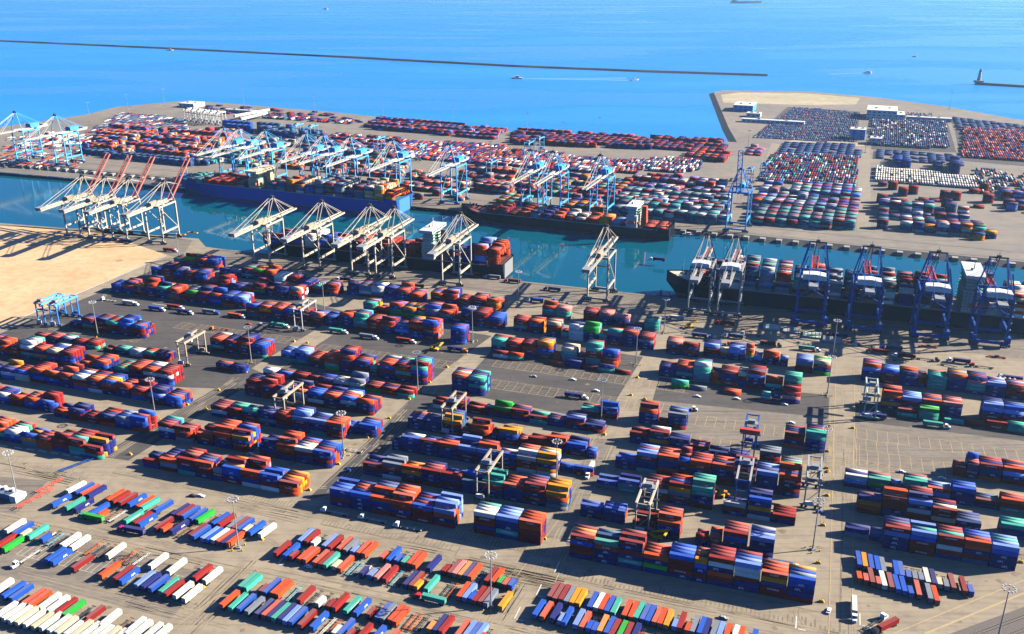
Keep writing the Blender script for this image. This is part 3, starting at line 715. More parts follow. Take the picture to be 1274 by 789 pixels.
for px, a, cab, load, lab in (
    ((118, 648), -18.5 + 180, 'green', 'G', 'bright green container lorry driving along the lane below the first trailer lot'),
    ((168, 664), -16 + 180, 'magenta', 'N', 'navy container lorry with magenta cab in the lane beside the first mast lot'),
    ((540, 750), -20 + 180, 'red', 'T', 'sea green container lorry with red cab between the two middle trailer lots'),
    ((38, 694), 65 + 180, 'white', '', 'white cab lorry pulling a bare trailer out of the half empty lot'),
    ((421, 640), 162, 'white', '', 'white yard tractor with bare trailer, first of three under the front row'),
    ((468, 649), 162, 'white', '', 'white yard tractor with bare trailer, second of three under the front row'),
    ((512, 659), 162, 'white', '', 'white yard tractor with bare trailer, third of three, nearest the yellow barriers'),
    ((1062, 758), 252, 'white', 'W', 'white container lorry alone on the wide road beside the small lot'),
    ((1104, 782), 210, 'black', 'R', 'bright red container lorry with dark cab turning near the railway'),
    ((735, 586), 252, 'white', 'W', 'white container lorry driving down the road past the blue end boxes'),
    ((713, 495), -18.5, 'white', 'N', 'navy container lorry crossing the empty striped lot'),
    ((848, 509), -18.5, 'white', '', 'bare orange trailer behind white tractor on the striped lot'),
    ((137, 375), 160, 'white', '', 'white tractor with bare trailer, first in the lane before the high block'),
    ((160, 379), -18.5, 'white', 'W', 'white box lorry in the lane before the high block'),
    ((193, 386), -20, 'white', 'B', 'bright blue box lorry in the lane before the high block'),
    ((216, 384), -18.5, 'white', 'R', 'dark red box lorry in the lane before the high block'),
    ((228, 390), -22, 'white', 'N', 'navy box lorry, front one of the pair before the high block'),
    ((260, 390), -18.5, 'blue', 'S', 'grey box lorry in the lane before the high block'),
    ((276, 411), 175, 'orange', '', 'orange bare trailer standing on the dark asphalt'),
    ((292, 395), -18.5, 'white', 'O', 'orange red box lorry beside the red tractor'),
    ((316, 396), -18.5, 'red', 'K', 'slate blue box lorry with red cab before the dark gantry'),
    ((346, 407), -18.5, 'white', 'T', 'sea green box lorry queuing beneath the dark gantry'),
    ((418, 414), -18.5, 'white', 'T', 'sea green box lorry before the tall row'),
    ((456, 421), -18.5, 'white', 'S', 'grey box lorry before the tall row'),
    ((502, 426), -18.5, 'white', 'R', 'dark red box lorry before the tall row'),
    ((566, 437), -18.5, 'orange', 'N', 'navy box lorry with orange tractor near the lone blue stack'),
    ((440, 562), 160, 'blue', '', 'bare trailer behind blue tractor under the navy end stack'),
    ((884, 614), -18.5, 'orange', '', 'orange cab bare lorry in the row behind the cream gantry'),
    ((1160, 531), -18.5, 'white', 'T', 'sea green box lorry with white cab beside the empty grid'),
    ((970, 706), -18.5, 'white', 'K', 'slate box lorry with white cab at end of reach stacker row'),
    ((876, 691), 161, 'white', '', 'white tractor in the lane between the two front rows'),
    ((1090, 521), 161, 'blue', 'N', 'navy box lorry under the pale green gantry'),
    ((820, 325), 160, 'white', 'N', 'navy lorry waiting on the quay near the lone crane'),
    ((700, 377), 162, 'blue', '', 'blue tractor with bare trailer on quay left of lone crane'),
    ((668, 376), 162, 'white', 'B', 'bright blue box lorry on the quay by red stack'),
    ((615, 347), 162, 'white', 'S', 'grey lorry parked by the stern of the red ship'),
    ((590, 343), 162, 'red', 'O', 'orange red lorry at the stern of the red ship'),
    ((640, 352), 162, 'red', 'R', 'dark red lorry past the stern of the red ship'),
    ((158, 302), 165, 'red', 'N', 'navy lorry with red cab under the raised boom cranes'),
    ((134, 300), 165, 'white', 'K', 'slate lorry at the corner of the bare sand'),
    ((210, 313), -15, 'white', 'R', 'dark red lorry leaving the quay beside the bare sand'),
    ((1140, 467), 161, 'white', 'N', 'navy lorry alone beyond the row by blue cranes'),
    ((1260, 474), 161, 'blue', 'N', 'navy lorry by the silver tank trailers on the right'),
    ((905, 405), 161, 'red', 'R', 'dark red lorry in the shadow behind the pale cranes'),
    ((1095, 440), 161, 'red', 'R', 'dark red lorry among gear beneath the blue cranes')):
    lorry(G(*px), R(a), cab, load, lab, LW, 1, 'orange' if 'orange' in lab and not load else 'white')
lorry(G(1085, 779), R(35), 'white', '', 'white tractor unit beside the red container lorry', LW, 1, 'dark')
BODY = {}
def car(p, ang, colname, col, label):
    if colname not in BODY:
        mb = MB(); mb.hexa([(-2.3, -.9, .35), (2.3, -.9, .35), (2.3, .9, .35), (-2.3, .9, .35), (-2.3, -.85, .95), (2.2, -.85, .85), (2.2, .85, .85), (-2.3, .85, .95)])
        mb.hexa([(-1.7, -.8, .95), (1.0, -.8, .9), (1.0, .8, .9), (-1.7, .8, .95), (-1.3, -.65, 1.5), (.3, -.65, 1.5), (.3, .65, 1.5), (-1.3, .65, 1.5)])
        BODY[colname] = mb.mesh('body', paint(f'{colname}_car_paint', col, .05, .25))
    r = empty('parked_car', p, ang, label=label, cat='car', group='cars and pickups in the yard'); link('body', BODY[colname], r); link('window', ME_CW, r)
    for x in (-1.4, 1.4): link('wheel', ME_CWH, r, (x, 0, 0))
ME_CW = MB().hexa([(-1.66, -.81, 1.0), (.9, -.81, .98), (.9, .81, .98), (-1.66, .81, 1.0), (-1.35, -.68, 1.42), (.36, -.68, 1.42), (.36, .68, 1.42), (-1.35, .68, 1.42)]).mesh('window', M_glass)
ME_CWH = MB().cyl((0, -.92, .33), (0, -.7, .33), .33, 8).cyl((0, .7, .33), (0, .92, .33), .33, 8).mesh('wheel', M_tyre)
WHT, BLK, RED_, BLU = (.78, .78, .78), (.03, .03, .035), (.5, .03, .05), (.03, .1, .4)
for px, a, cn, c, lab in (
    ((384, 706), -18, 'white', WHT, 'white pickup parked in front of the middle trailer lot'), ((1031, 761), 60, 'white', WHT, 'white car on the road by the longest row corner'),
    ((250, 618), -10, 'white', WHT, 'white pickup beside a black tractor above the first lot'), ((240, 618), -10, 'black', BLK, 'black yard tractor car beside white pickup above the first lot'),
    ((713, 473), -18, 'white', WHT, 'white van on the striped lot before the green ended block'), ((664, 469), 160, 'grey', (.3, .32, .33), 'grey car at the left of the striped lot'),
    ((742, 487), -18, 'white', WHT, 'white car under the mast on the striped lot'), ((985, 527), -18, 'white', WHT, 'white car on the slab above the green topped pair'),
    ((960, 562), -30, 'white', WHT, 'white van beside the black gantry'), ((353, 444), 160, 'white', WHT, 'white car near the blue and green end stack'), ((434, 586), 60, 'blue', BLU, 'blue car by the mast at the mid yard corner'),
    ((462, 444), -18, 'white', WHT, 'white car on the upper striped lot'), ((310, 404), -18, 'red', RED_, 'red car among white cabs by the dark gantry'), ((325, 404), -18, 'white', WHT, 'white van beside the red car by the dark gantry'),
    ((1092, 514), 0, 'white', WHT, 'white car at the foot of the pale green gantry'), ((1020, 638), 0, 'blue', BLU, 'blue car at the foot of the grey gantry'), ((900, 770), -18, 'grey', (.3, .32, .33), 'grey car on the concrete below the longest row'),
    ((868, 494), -20, 'white', WHT, 'first white van before the lime green boxes'), ((917, 497), -20, 'white', WHT, 'second white van before the lime green boxes'), ((952, 501), -20, 'red', RED_, 'red van before the lime green boxes'), ((976, 504), -20, 'white', WHT, 'third white van, nearest the road'),
    ((400, 579), -20, 'white', WHT, 'white van in the shade between two mid yard rows'), ((312, 566), -20, 'white', WHT, 'white cab parked beside the gap in the second row'), ((1172, 596), -20, 'white', WHT, 'white van beside the low mixed row'), ((1122, 588), -20, 'white', WHT, 'white van behind red box in the low mixed row')):
    car(G(*px), R(a), cn, c, lab)

for i, (px, a, cab, load, lab) in enumerate((((842, 398), 161, 'white', 'W', 'white box lorry on the quay left of the pale cranes'), ((870, 420), -19, 'blue', 'N', 'navy box lorry in the shade below the pale cranes'),
    ((893, 428), -19, 'red', '', 'red tractor with bare trailer below the pale cranes'), ((915, 421), 161, 'white', 'K', 'slate box lorry below the second pale crane'), ((937, 418), 161, 'white', '', 'white tractor with bare trailer right of pale cranes'),
    ((955, 430), -19, 'black', 'R', 'dark red box lorry behind the hatch covers'), ((1003, 436), -19, 'white', 'T', 'sea green box lorry behind the hatch covers'), ((1045, 420), 161, 'red', 'N', 'navy box lorry beside the quay mast'),
    ((1078, 432), 161, 'white', '', 'white tractor with bare trailer under the second navy crane'), ((1112, 436), 161, 'blue', 'K', 'slate box lorry between the second and third navy cranes'), ((1128, 446), 161, 'white', 'R', 'red box lorry in front of the third navy crane'),
    ((1150, 448), -19, 'black', '', 'black tractor with bare trailer near the third navy crane'), ((1196, 452), 161, 'white', 'N', 'navy box lorry between the last two navy cranes'), ((1225, 458), 161, 'red', '', 'red tractor with bare trailer before the last navy crane'),
    ((345, 338), 161, 'white', 'O', 'orange box lorry under the second red ship crane'), ((375, 345), 161, 'blue', 'S', 'grey box lorry at the foot of second red ship crane'), ((430, 350), 161, 'white', 'N', 'navy box lorry before the close crane pair'), ((520, 358), 161, 'white', 'R', 'red box lorry before the white ship bridge'), ((690, 362), 161, 'black', 'K', 'slate box lorry on the empty quay'))):
    lorry(G(*px), R(a), cab, load, lab, LW, 0, 'dark')
# yellow reach stackers
def stacker(px, a, lab):
    r = empty('reach_stacker', G(*px), R(a), label=lab, cat='reach stacker')
    MB().hexa([(-4, -1.7, .8), (3, -1.7, .8), (3, 1.7, .8), (-4, 1.7, .8), (-4, -1.7, 2.4), (3, -1.7, 1.9), (3, 1.7, 1.9), (-4, 1.7, 2.4)]).build('body', M_yellow, r)
    MB().box(-1.2, .6, -.8, .8, 2.2, 4.0).build('cab', M_glass, r); MB().bar((-3.5, 0, 3.0), (5.5, 0, 7.0), .9, 1.0).build('boom', M_yellow, r)
    MB().box(5.0, 6.0, -4, 4, 5.6, 6.3).build('spreader', M_yellow, r)
    for x in (-3, 2.2): MB().cyl((x, -1.9, .9), (x, -1.1, .9), .9, 10).cyl((x, 1.1, .9), (x, 1.9, .9), .9, 10).build('wheel', M_tyre, r)
stacker((817, 670), -30, 'yellow reach stacker beside the cream gantry leg'); stacker((893, 617), 150, 'yellow reach stacker under the navy gantry')
stacker((541, 436), -18, 'yellow reach stacker in the lane before the tall row'); stacker((858, 408), 10, 'yellow reach stacker on the shadowed quay behind pale cranes')

# yellow concrete barriers at the row ends, small
BARS = {}; ENDS = []
for ph, xl, yl, xr, yr, ln_, sp_ in ROWS: ENDS += [(G(xl, yl), 'the left end of ' + ph), (G(xr, yr), 'the right end of ' + ph)]
ME_BAR = MB().hexa([(-1.3, -.7, 0), (1.3, -.7, 0), (1.3, .7, 0), (-1.3, .7, 0), (-.8, -.4, 1.3), (.8, -.4, 1.3), (.8, .4, 1.3), (-.8, .4, 1.3)]).box(-.12, .12, -.12, .12, 1.3, 2.6).mesh('safety_barrier', M_yellow)
for px in ((137, 561), (162, 566), (186, 533), (233, 504), (257, 510), (272, 486), (296, 485), (306, 463), (333, 445), (366, 425), (382, 427), (256, 511), (385, 610), (421, 578), (457, 545), (484, 521), (509, 497), (534, 476), (556, 457), (582, 462),
           (703, 633), (677, 671), (739, 569), (752, 541), (768, 516), (785, 492), (720, 590), (793, 470), (802, 497), (788, 541), (1022, 749), (1018, 701), (1024, 654), (1029, 617), (1028, 583), (1029, 562), (1030, 587), (1032, 531), (1061, 533), (1062, 508), (1200, 741), (1270, 700), (326, 671), (252, 731), (632, 742), (731, 646), (1028, 602)):
    p = G(*px); best = min(ENDS, key=lambda e: (e[0] - p).length)
    o = link('safety_barrier', ME_BAR, None, p, TH + rng.uniform(-.3, .3)); setp(o, None, 'barrier', 'yellow barriers at the row ends')
    BARS.setdefault(best[1], []).append(o)
for k, v in BARS.items():
    v.sort(key=lambda o: o.location.y)
    for i, o in enumerate(v): o['label'] = f"small yellow barrier {('near', 'beyond', 'third past', 'fourth past', 'fifth past', 'sixth past')[i]} {k}"

# ------------------------------------------------------------------ floodlight masts
def mast_parts(h):
    r = empty('floodlight_mast', cat='floodlight mast')
    mb = MB(); mb.cyl((0, 0, 1), (0, 0, h), .42, 8, .2); mb.build('pole', M_galv, r)
    MB().box(-1.1, 1.1, -1.1, 1.1, 0, .9).build('base', M_galv, r)
    mb = MB()
    for k in range(12):
        a, b = 2 * math.pi * k / 12, 2 * math.pi * (k + 1) / 12
        mb.bar((2.6 * math.cos(a), 2.6 * math.sin(a), h), (2.6 * math.cos(b), 2.6 * math.sin(b), h), .16)
        if k % 3 == 0: mb.bar((0, 0, h), (2.6 * math.cos(a), 2.6 * math.sin(a), h), .14)
    mb.build('lamp_ring', M_galv, r)
    mb = MB()
    for k in range(10):
        a = 2 * math.pi * k / 10; x, y = 2.7 * math.cos(a), 2.7 * math.sin(a); mb.box(x - .35, x + .35, y - .35, y + .35, h - .5, h + .15)
    mb.build('floodlight', M_lamp, r)
    mb = MB()
    for sx in (-1, 1):
        for sy in (-1, 1): mb.box(sx * 2.6 - .3, sx * 2.6 + .3, sy * 2.6 - .3, sy * 2.6 + .3, 0, 1.2)
    mb.build('guard_post', M_yellow, r)
    return proto(r)
m0 = mast_parts(30); first = True
for px, lab in (((297, 682), 'floodlight mast at the end of the first trailer lot'), ((611, 756), 'floodlight mast at the end of the middle trailer lot'), ((1011, 684), 'tall floodlight mast at the corner of the two front rows'),
    ((22, 620), 'floodlight mast beside the white wash gear'), ((194, 522), 'floodlight mast by the low row with orange end'), ((122, 418), 'floodlight mast before the long block by the blue gantries'),
    ((313, 452), 'floodlight mast by the four bay block'), ((428, 567), 'floodlight mast by the navy end stack'), ((520, 486), 'floodlight mast beside the two bay block'), ((588, 425), 'floodlight mast behind the lone tall blue stack'),
    ((692, 605), 'floodlight mast at the white lorry by the navy row'), ((748, 523), 'floodlight mast at the low stack on the striped lot'), ((791, 454), 'floodlight mast at the end of the green ended block'),
    ((1022, 588), 'floodlight mast beside the green topped pair'), ((1029, 492), 'floodlight mast by the low boxes behind white cabs'), ((1036, 443), 'floodlight mast on the quay between the blue cranes'),
    ((223, 321), 'floodlight mast at the corner of the bare sand'), ((404, 392), 'floodlight mast behind the dark gantry'), ((645, 377), 'floodlight mast on the quay past the red ship'), ((1240, 800), 'floodlight mast beside the railway tracks'), ((826, 414), 'floodlight mast behind the pale cranes'), ((75, 590), 'short mast by the red pipe racks')):
    if px == (75, 590): continue
    if first: m0.location = G(*px); m0['label'] = lab; m0['group'] = 'floodlight masts of the near yard'; first = False
    else: copy_tree(m0, G(*px), rng.uniform(0, 1), lab)
mf = mast_parts(36); first = True
FM = [(112, 151), (304, 132), (392, 141), (477, 150), (564, 157), (656, 166), (745, 172), (1181, 136), (1076, 190), (1080, 175), (160, 140), (205, 132), (700, 178), (420, 165), (930, 190), (610, 205)]
for i, px in enumerate(FM):
    lab = f"pale far floodlight mast, {ORD[i]} counted along the far terminal"
    lab = {0: 'far floodlight mast behind the second pale blue crane from the left', 7: 'far floodlight mast on the right shore below the lighthouse', 8: 'far floodlight mast beside the office block', 9: 'far floodlight mast behind the white block', 14: 'far floodlight mast beyond the deep blue crane'}.get(i, lab)
    if first: mf.location = G(*px); mf['label'] = lab; mf['group'] = 'floodlight masts of the far terminal'; first = False
    else: copy_tree(mf, G(*px), 0, lab)

# ------------------------------------------------------------------ yard gantry cranes on rubber tyres
def gantry(px, col, lab, trolley=0.5, red_top=False, ang=TH, hgt=21.0, span=23.5, pos=None, light=None):
    hgt -= 1.5
    p = pos if pos is not None else G(*px)
    r = empty('yard_gantry_crane', p, ang, label=lab, cat='gantry crane', group='yard gantry cranes on rubber tyres')
    wb = 7.2 / 2
    for y in (0, span):
        MB().bar((-wb - 2.5, y, 1.9), (wb + 2.5, y, 1.9), .8, .9).build('sill_beam', col, r)
        for x in (-wb, wb):
            MB().bar((x, y, 2.2), (x, y, hgt), .75, .9).build('leg', col, r)
            MB().cyl((x - 1.1, y - .35, .8), (x - 1.1, y + .35, .8), .8, 10).cyl((x + 1.1, y - .35, .8), (x + 1.1, y + .35, .8), .8, 10).build('wheel', M_tyre, r)
        MB().bar((-wb, y, hgt * .62), (wb, y, hgt * .62), .35).bar((-wb, y, 3), (wb, y, hgt * .6), .28).build('brace', col, r)
        MB().box(-3.4, 1.5, y - (2.2 if y == 0 else -.9), y - (.8 if y == 0 else -2.3), 2.5, 4.9).build('engine_house', M_white if y == 0 else col, r)
    for x in (-wb, wb): MB().bar((x, -1.5, hgt), (x, span + 1.5, hgt), 1.0, 1.5).build('girder', light or col, r)
    MB().bar((-wb, -1.2, hgt), (wb, -1.2, hgt), .5, .7).bar((-wb, span + 1.2, hgt), (wb, span + 1.2, hgt), .5, .7).build('end_tie', col, r)
    ty = span * trolley
    t = MB().box(-wb - .3, wb + .3, ty - 2.2, ty + 2.2, hgt + .8, hgt + 1.3).box(-2, 2, ty - 1.5, ty + 1.5, hgt + 1.3, hgt + 3.2).build('trolley', M_grey_t, r)
    MB().box(wb - 2.2, wb - .4, ty - 3.6, ty - 2.0, hgt - 2.6, hgt - .4).build('operator_cab', M_white, r)
    MB().box(-6.1, 6.1, ty - 1.1, ty + 1.1, hgt - 7, hgt - 6.5).box(-2, 2, ty - .8, ty + .8, hgt - 6.5, hgt - 5.8).build('spreader', M_dark, r)
    mb = MB()
    for x in (-2, 2):
        for y in (-.9, .9): mb.bar((x, ty + y, hgt - 6.4), (x * .8, ty + y * .8, hgt + .9), .1)
    mb.build('hoist_rope', M_dark, r)
    if red_top: MB().box(-6, 6, -3.2, -.6, hgt + .9, hgt + 3.4).build('winch_house', P_red, r)
    return r
M_grey_t = paint('trolley_grey_paint', (.26, .27, .28))
gantry((600.6, 623), P_tan, 'cream tan gantry crane over the rows by the middle trailer lots', .35)
gantry((798, 665), P_cream, 'cream gantry crane beside the yellow reach stacker', .7)
gantry((557, 541), P_tan, 'tan gantry crane over the mixed row at the mid road', .4)
gantry((350, 527), P_tan, 'lattice tan gantry crane over the row of the mid yard', .3)
gantry((229, 455), P_tan, 'tan gantry crane with a red winch on the upper left row', .5, red_top=False)
gantry((372, 412), P_grey, 'dark grey gantry crane over orange stacks behind white cabs', .3)
gantry((53, 404), P_blue, 'outer blue gantry crane parked at the edge of the bare sand', .1, light=P_lblue)
gantry((70, 406), P_blue, 'inner blue gantry crane parked next to the floodlight mast', .15, light=P_lblue)
gantry((929, 577), P_navy, 'black navy gantry crane topped by a red winch house', .5, True, hgt=23)
gantry((921, 634), P_navy, 'navy gantry crane with pale girders over the row below', .75, light=P_grey)
gantry((1008, 632), P_grey, 'grey gantry crane tangled with red boxes at the road side', .4)
gantry((1081, 522), P_teal, 'pale green gantry crane at the end of right hand row', .5)

# ------------------------------------------------------------------ ship to shore cranes
def sts(name, col, leg_col, boom_col, house_col, gauge=30, wid=18, hg=42, ha=64, back=20, out=44, boom_angle=0, light=None, conv=.22, house=(6, -4, 8, 2.6), tk=1.0):
    r = empty(name, cat='quay crane'); g = gauge; W = wid / 2; light = light or col
    for y in (0, g):
        for x in (-W, W):
            lg = MB().bar((x, y, 3.4), (x, y, hg), 1.3 * tk, 1.5 * tk).build('leg', leg_col, r)
            mb = MB(); mb.box(x - 3.8, x + 3.8, y - .8, y + .8, .9, 2.4)
            for k in range(4): mb.cyl((x - 3 + 2 * k, y - .4, .5), (x - 3 + 2 * k, y + .4, .5), .5, 8)
            mb.build('bogie', M_dark, r)
        MB().bar((-W - 2, y, 3.2), (W + 2, y, 3.2), 1.2 * tk, 1.7 * tk).build('sill_beam', leg_col, r)
        MB().bar((-W, y, hg), (W, y, hg), 1.4 * tk, 1.9 * tk).build('cross_beam', col, r)
    for x in (-W, W):
        MB().bar((x, 0, 13), (x, g, 13), 1.2 * tk, 1.9 * tk).build('portal_beam', leg_col, r)
        MB().bar((x, 0, hg - .5), (x, g, hg - .5), 1.2, 1.6).build('upper_tie', col, r)
        MB().bar((x, g * .97, 14), (x, 2, hg - 2), .6 * tk).build('diagonal_brace', leg_col, r)
        MB().bar((x, g, hg + .5), (x * conv, g - 2, ha), .75 * tk, .85 * tk).build('apex_leg', col, r)
        MB().bar((x, 1, hg + .5), (x * conv, g - 3, ha - 1), .55 * tk).build('apex_strut', col, r)
        MB().bar((x * conv, g - 3, ha), (x * .3, -back + 4, hg + 2.2), .34 * tk).build('backstay', col, r)
    MB().bar((-W * conv - 1, g - 2, ha), (W * conv + 1, g - 2, ha), 1.4, 1.2).box(-1.6, 1.6, g - 3.4, g - .6, ha, ha + 2).bar((0, g - 2, ha + 2), (0, g - 2, ha + 5), .25).build('apex_platform', M_dark, r)
    if tk > 1.2:
        for y in (0, g):
            MB().bar((-W, y, 26), (W, y, hg - 1), .7).bar((W, y, 26), (-W, y, hg - 1), .7).build('cross_brace', col, r)
        MB().box(-W - 3, -W + 1, -3, 3, 4, 9).build('electrical_house', col, r); MB().box(W - 1, W + 3, -3, 3, 4, 9).build('electrical_house', col, r)
        MB().bar((-W, 0, hg + .5), (-W * conv, -2, ha - 4), .8).bar((W, 0, hg + .5), (W * conv, -2, ha - 4), .8).build('rear_strut', col, r)
    mb = MB()
    for x in (-2.6, 2.6): mb.bar((x, -back, hg + .6), (x, g + 3, hg + .6), 1.1, 2.2)
    for k in range(8): y = -back + (g + back) * k / 7; mb.bar((-2.6, y, hg + .6), (2.6, y, hg + .6), .5)
    mb.build('girder', light, r)
    hinge = Vector((0, g + 3, hg + .6)); a = R(boom_angle); bd = Vector((0, math.cos(a), math.sin(a))); bu = Vector((0, -math.sin(a), math.cos(a)))
    mb = MB()
    for x in (-2.4, 2.4):
        q = Vector((x, 0, 0)); mb.bar(hinge + q, hinge + q + bd * out, 1.1, 1.9, .9)
    for k in range(10):
        q = hinge + bd * (out * k / 9); mb.bar(q - Vector((2.4, 0, 0)), q + Vector((2.4, 0, 0)), .45)
        if k < 9:
            q2 = hinge + bd * (out * (k + 1) / 9); mb.bar(q - Vector((2.4, 0, 0)), q2 + Vector((2.4, 0, 0)), .3)
    mb.build('boom', boom_col, r)
    mb = MB()
    for x in (-2.2, 2.2):
        q = Vector((x, 0, 1.2))
        for f in ((.45, .9) if boom_angle < 15 else (.35,)): mb.bar((x * .4, g - 2, ha), hinge + q + bd * (out * f), .3 * tk)
    mb.build('forestay', light, r)
    hw, h0, h1, hh = house[0] / 2, house[1], house[2], house[3]; zt = hg + 2.2 + hh
    MB().box(-hw, hw, h0, h1, hg + 2.2, zt).hexa([(-hw - .2, h0 - .2, zt), (hw + .2, h0 - .2, zt), (hw + .2, h1 + .2, zt), (-hw - .2, h1 + .2, zt), (-.3, h0 - .2, zt + .9), (.3, h0 - .2, zt + .9), (.3, h1 + .2, zt + .9), (-.3, h1 + .2, zt + .9)]).build('machinery_house', house_col, r)
    MB().box(-3.6, 3.6, -back - 1, -back + 9, hg + 1.2, hg + 3.4).build('counterweight', M_grey_t, r)
    mb = MB()
    for sx in (-1, 1): mb.bar((sx * 3.9, -back, hg + 1.2), (sx * 3.9, g + 2, hg + 1.2), .7, .25); mb.bar((sx * 4.2, -back, hg + 2.3), (sx * 4.2, g + 2, hg + 2.3), .12)
    mb.build('walkway', light, r)
    ty = g * .75
    MB().box(-3, 3, ty - 3, ty + 3, hg - 1.6, hg - .6).build('trolley', M_dark, r)
    MB().box(.4, 3.0, ty - 6, ty - 3.2, hg - 4.2, hg - 1.4).build('operator_cab', M_white, r)
    MB().box(-6.1, 6.1, ty - 1.2, ty + 1.2, hg - 15, hg - 14.3).bar((-2, ty, hg - 14), (-2, ty, hg - 1), .15).bar((2, ty, hg - 14), (2, ty, hg - 1), .15).build('spreader', M_dark, r)
    mb = MB()
    for k in range(6):
        z0, z1 = 4 + k * (hg - 6) / 6, 4 + (k + 1) * (hg - 6) / 6; s = 1 if k % 2 else -1
        mb.bar((W + .9, -1.2 * s, z0), (W + .9, 1.2 * s, z1), .5, .2); mb.box(W + .4, W + 1.7, -1.6, 1.6, z1 - .1, z1 + .1)
    mb.build('stair', M_galv, r)
    return proto(r)
def px_at(p):                                                   # picture x of a place
    d = p - eye; z = d.dot(fw); return CX + F * d.x / z
def along(fn, x, hz, lo, hi, off):                              # where along the quay something hz high stands at picture x
    for _ in range(60):
        m = (lo + hi) / 2
        if px_at(fn(m, off) + UP * hz) < x: lo = m
        else: hi = m
    return (lo + hi) / 2
def row_of(p0, fn, off, ang, items, group, hz, face_off):
    for i, (x, lab) in enumerate(items):
        s = along(fn, x, hz, -600, 1800, off + face_off); loc = fn(s, off)
        if i == 0: p0.location = loc; p0.rotation_euler.z = ang; p0['label'] = lab; p0['group'] = group
        else: copy_tree(p0, loc, ang, lab)
LEFTQ = Vector((-608, 1066, 0)); LD = (Vector((-352, 999, 0)) - LEFTQ).normalized(); LN = Vector((-LD.y, LD.x, 0))
def lquay(s, off=0.0): return LEFTQ + LD * s + LN * off
row_of(sts('ship_to_shore_crane', P_cream, P_cream, P_redb, P_tan, boom_angle=40, out=58, back=46), lquay, -34, math.atan2(LD.y, LD.x),
       [(101.8, 'cream quay crane with raised red boom, outermost beside the bare sand'), (129.8, 'cream quay crane with raised boom, second from the sand corner'), (159.4, 'cream quay crane with raised boom, third from the sand corner'), (204, 'cream raised boom quay crane standing alone nearest the red ship bow')],
       'quay cranes with raised booms', 64, 28)
row_of(sts('ship_to_shore_crane', P_cream, P_cream, P_cream, P_tan, out=36, back=46), quay, -34, TH,
       [(338, 'cream quay crane at the bow of the moored red ship'), (400, 'cream quay crane, second over the moored red ship'), (460, 'cream quay crane of the close pair, farther from the white bridge'), (490, 'cream quay crane of the close pair next to the white bridge'), (573, 'cream quay crane over the stern of the red ship'), (754.5, 'lone cream quay crane on the open quay between two ships')],
       'cream quay cranes with lowered booms', 64, 28)
row_of(sts('ship_to_shore_crane', P_grey, P_grey, P_pink, M_white, out=30, back=44,  house=(15, -5, 5, 3)), quay, -34, TH,
       [(880, 'pale grey quay crane over the bow of the right hand ship'), (916.5, 'pale grey quay crane second from the ship bow')], 'pale grey quay cranes', 64, 28)
row_of(sts('ship_to_shore_crane', P_navy, P_navy, P_red, M_white, gauge=30, wid=23, hg=40, ha=66, out=40, back=24, light=P_navy, conv=.55, house=(18, -5, 5, 4.2), tk=1.4), quay, -34, TH,
       [(1018, 'navy blue quay crane nearest the pale grey pair'), (1085, 'navy blue quay crane, second from the pale grey pair'), (1168, 'navy blue quay crane beside the white ship bridge'), (1243, 'navy blue quay crane beyond the white ship bridge')], 'navy quay cranes with red booms', 66, 28)
FH = TF + math.pi
row_of(sts('ship_to_shore_crane', P_lblue, P_lblue, P_grey, P_lblue, gauge=30, wid=22, hg=48, ha=76, back=26, out=58, light=M_white, house=(10, -8, 8, 5)), fquay, -36, FH,
       [(18, 'light blue quay crane at the left picture edge'), (68, 'light blue quay crane standing clear at far left'), (277, 'light blue crane over the blue ship bow'), (296, 'light blue crane second from the blue ship bow'), (328, 'light blue crane third from the blue ship bow'), (379, 'light blue crane beside cream deck house of the blue ship'),
        (401, 'light blue crane close behind the deck house crane'), (434, 'light blue crane near the stacked stern of blue ship'), (487, 'light blue crane over the blue ship stern'), (558, 'light blue crane on the open quay between the two far ships'), (660, 'light blue crane first of the tight pair over the dark ship'), (688, 'light blue crane second of the tight pair over the dark ship'), (747, 'light blue crane near the white bridge of the dark ship')],
       'light blue quay cranes of the far terminal', 76, 28)
row_of(sts('ship_to_shore_crane', P_blue, P_lblue, P_blue, P_lblue, gauge=30, wid=22, hg=46, ha=72, back=22, out=50, boom_angle=80), fquay, -36, FH, [(922, 'deep blue quay crane with upright boom, alone on the far quay')], 'upright deep blue crane', 72, 28)
for i, px in enumerate(((232, 151), (239, 152), (246, 153), (254, 154), (262, 155), (270, 156), (367, 172), (385, 174), (468, 190), (520, 200), (608, 222), (655, 196), (668, 190), (930, 232), (1000, 212), (948, 225))):
    gantry(None, P_lblue if i > 5 else M_white, ['white idle', 'pale blue'][i > 5] + f' gantry crane of the far terminal, {ORD[i if i < 6 else i - 6]} of its kind from the left', .3, ang=TF, pos=G(*px), hgt=24)

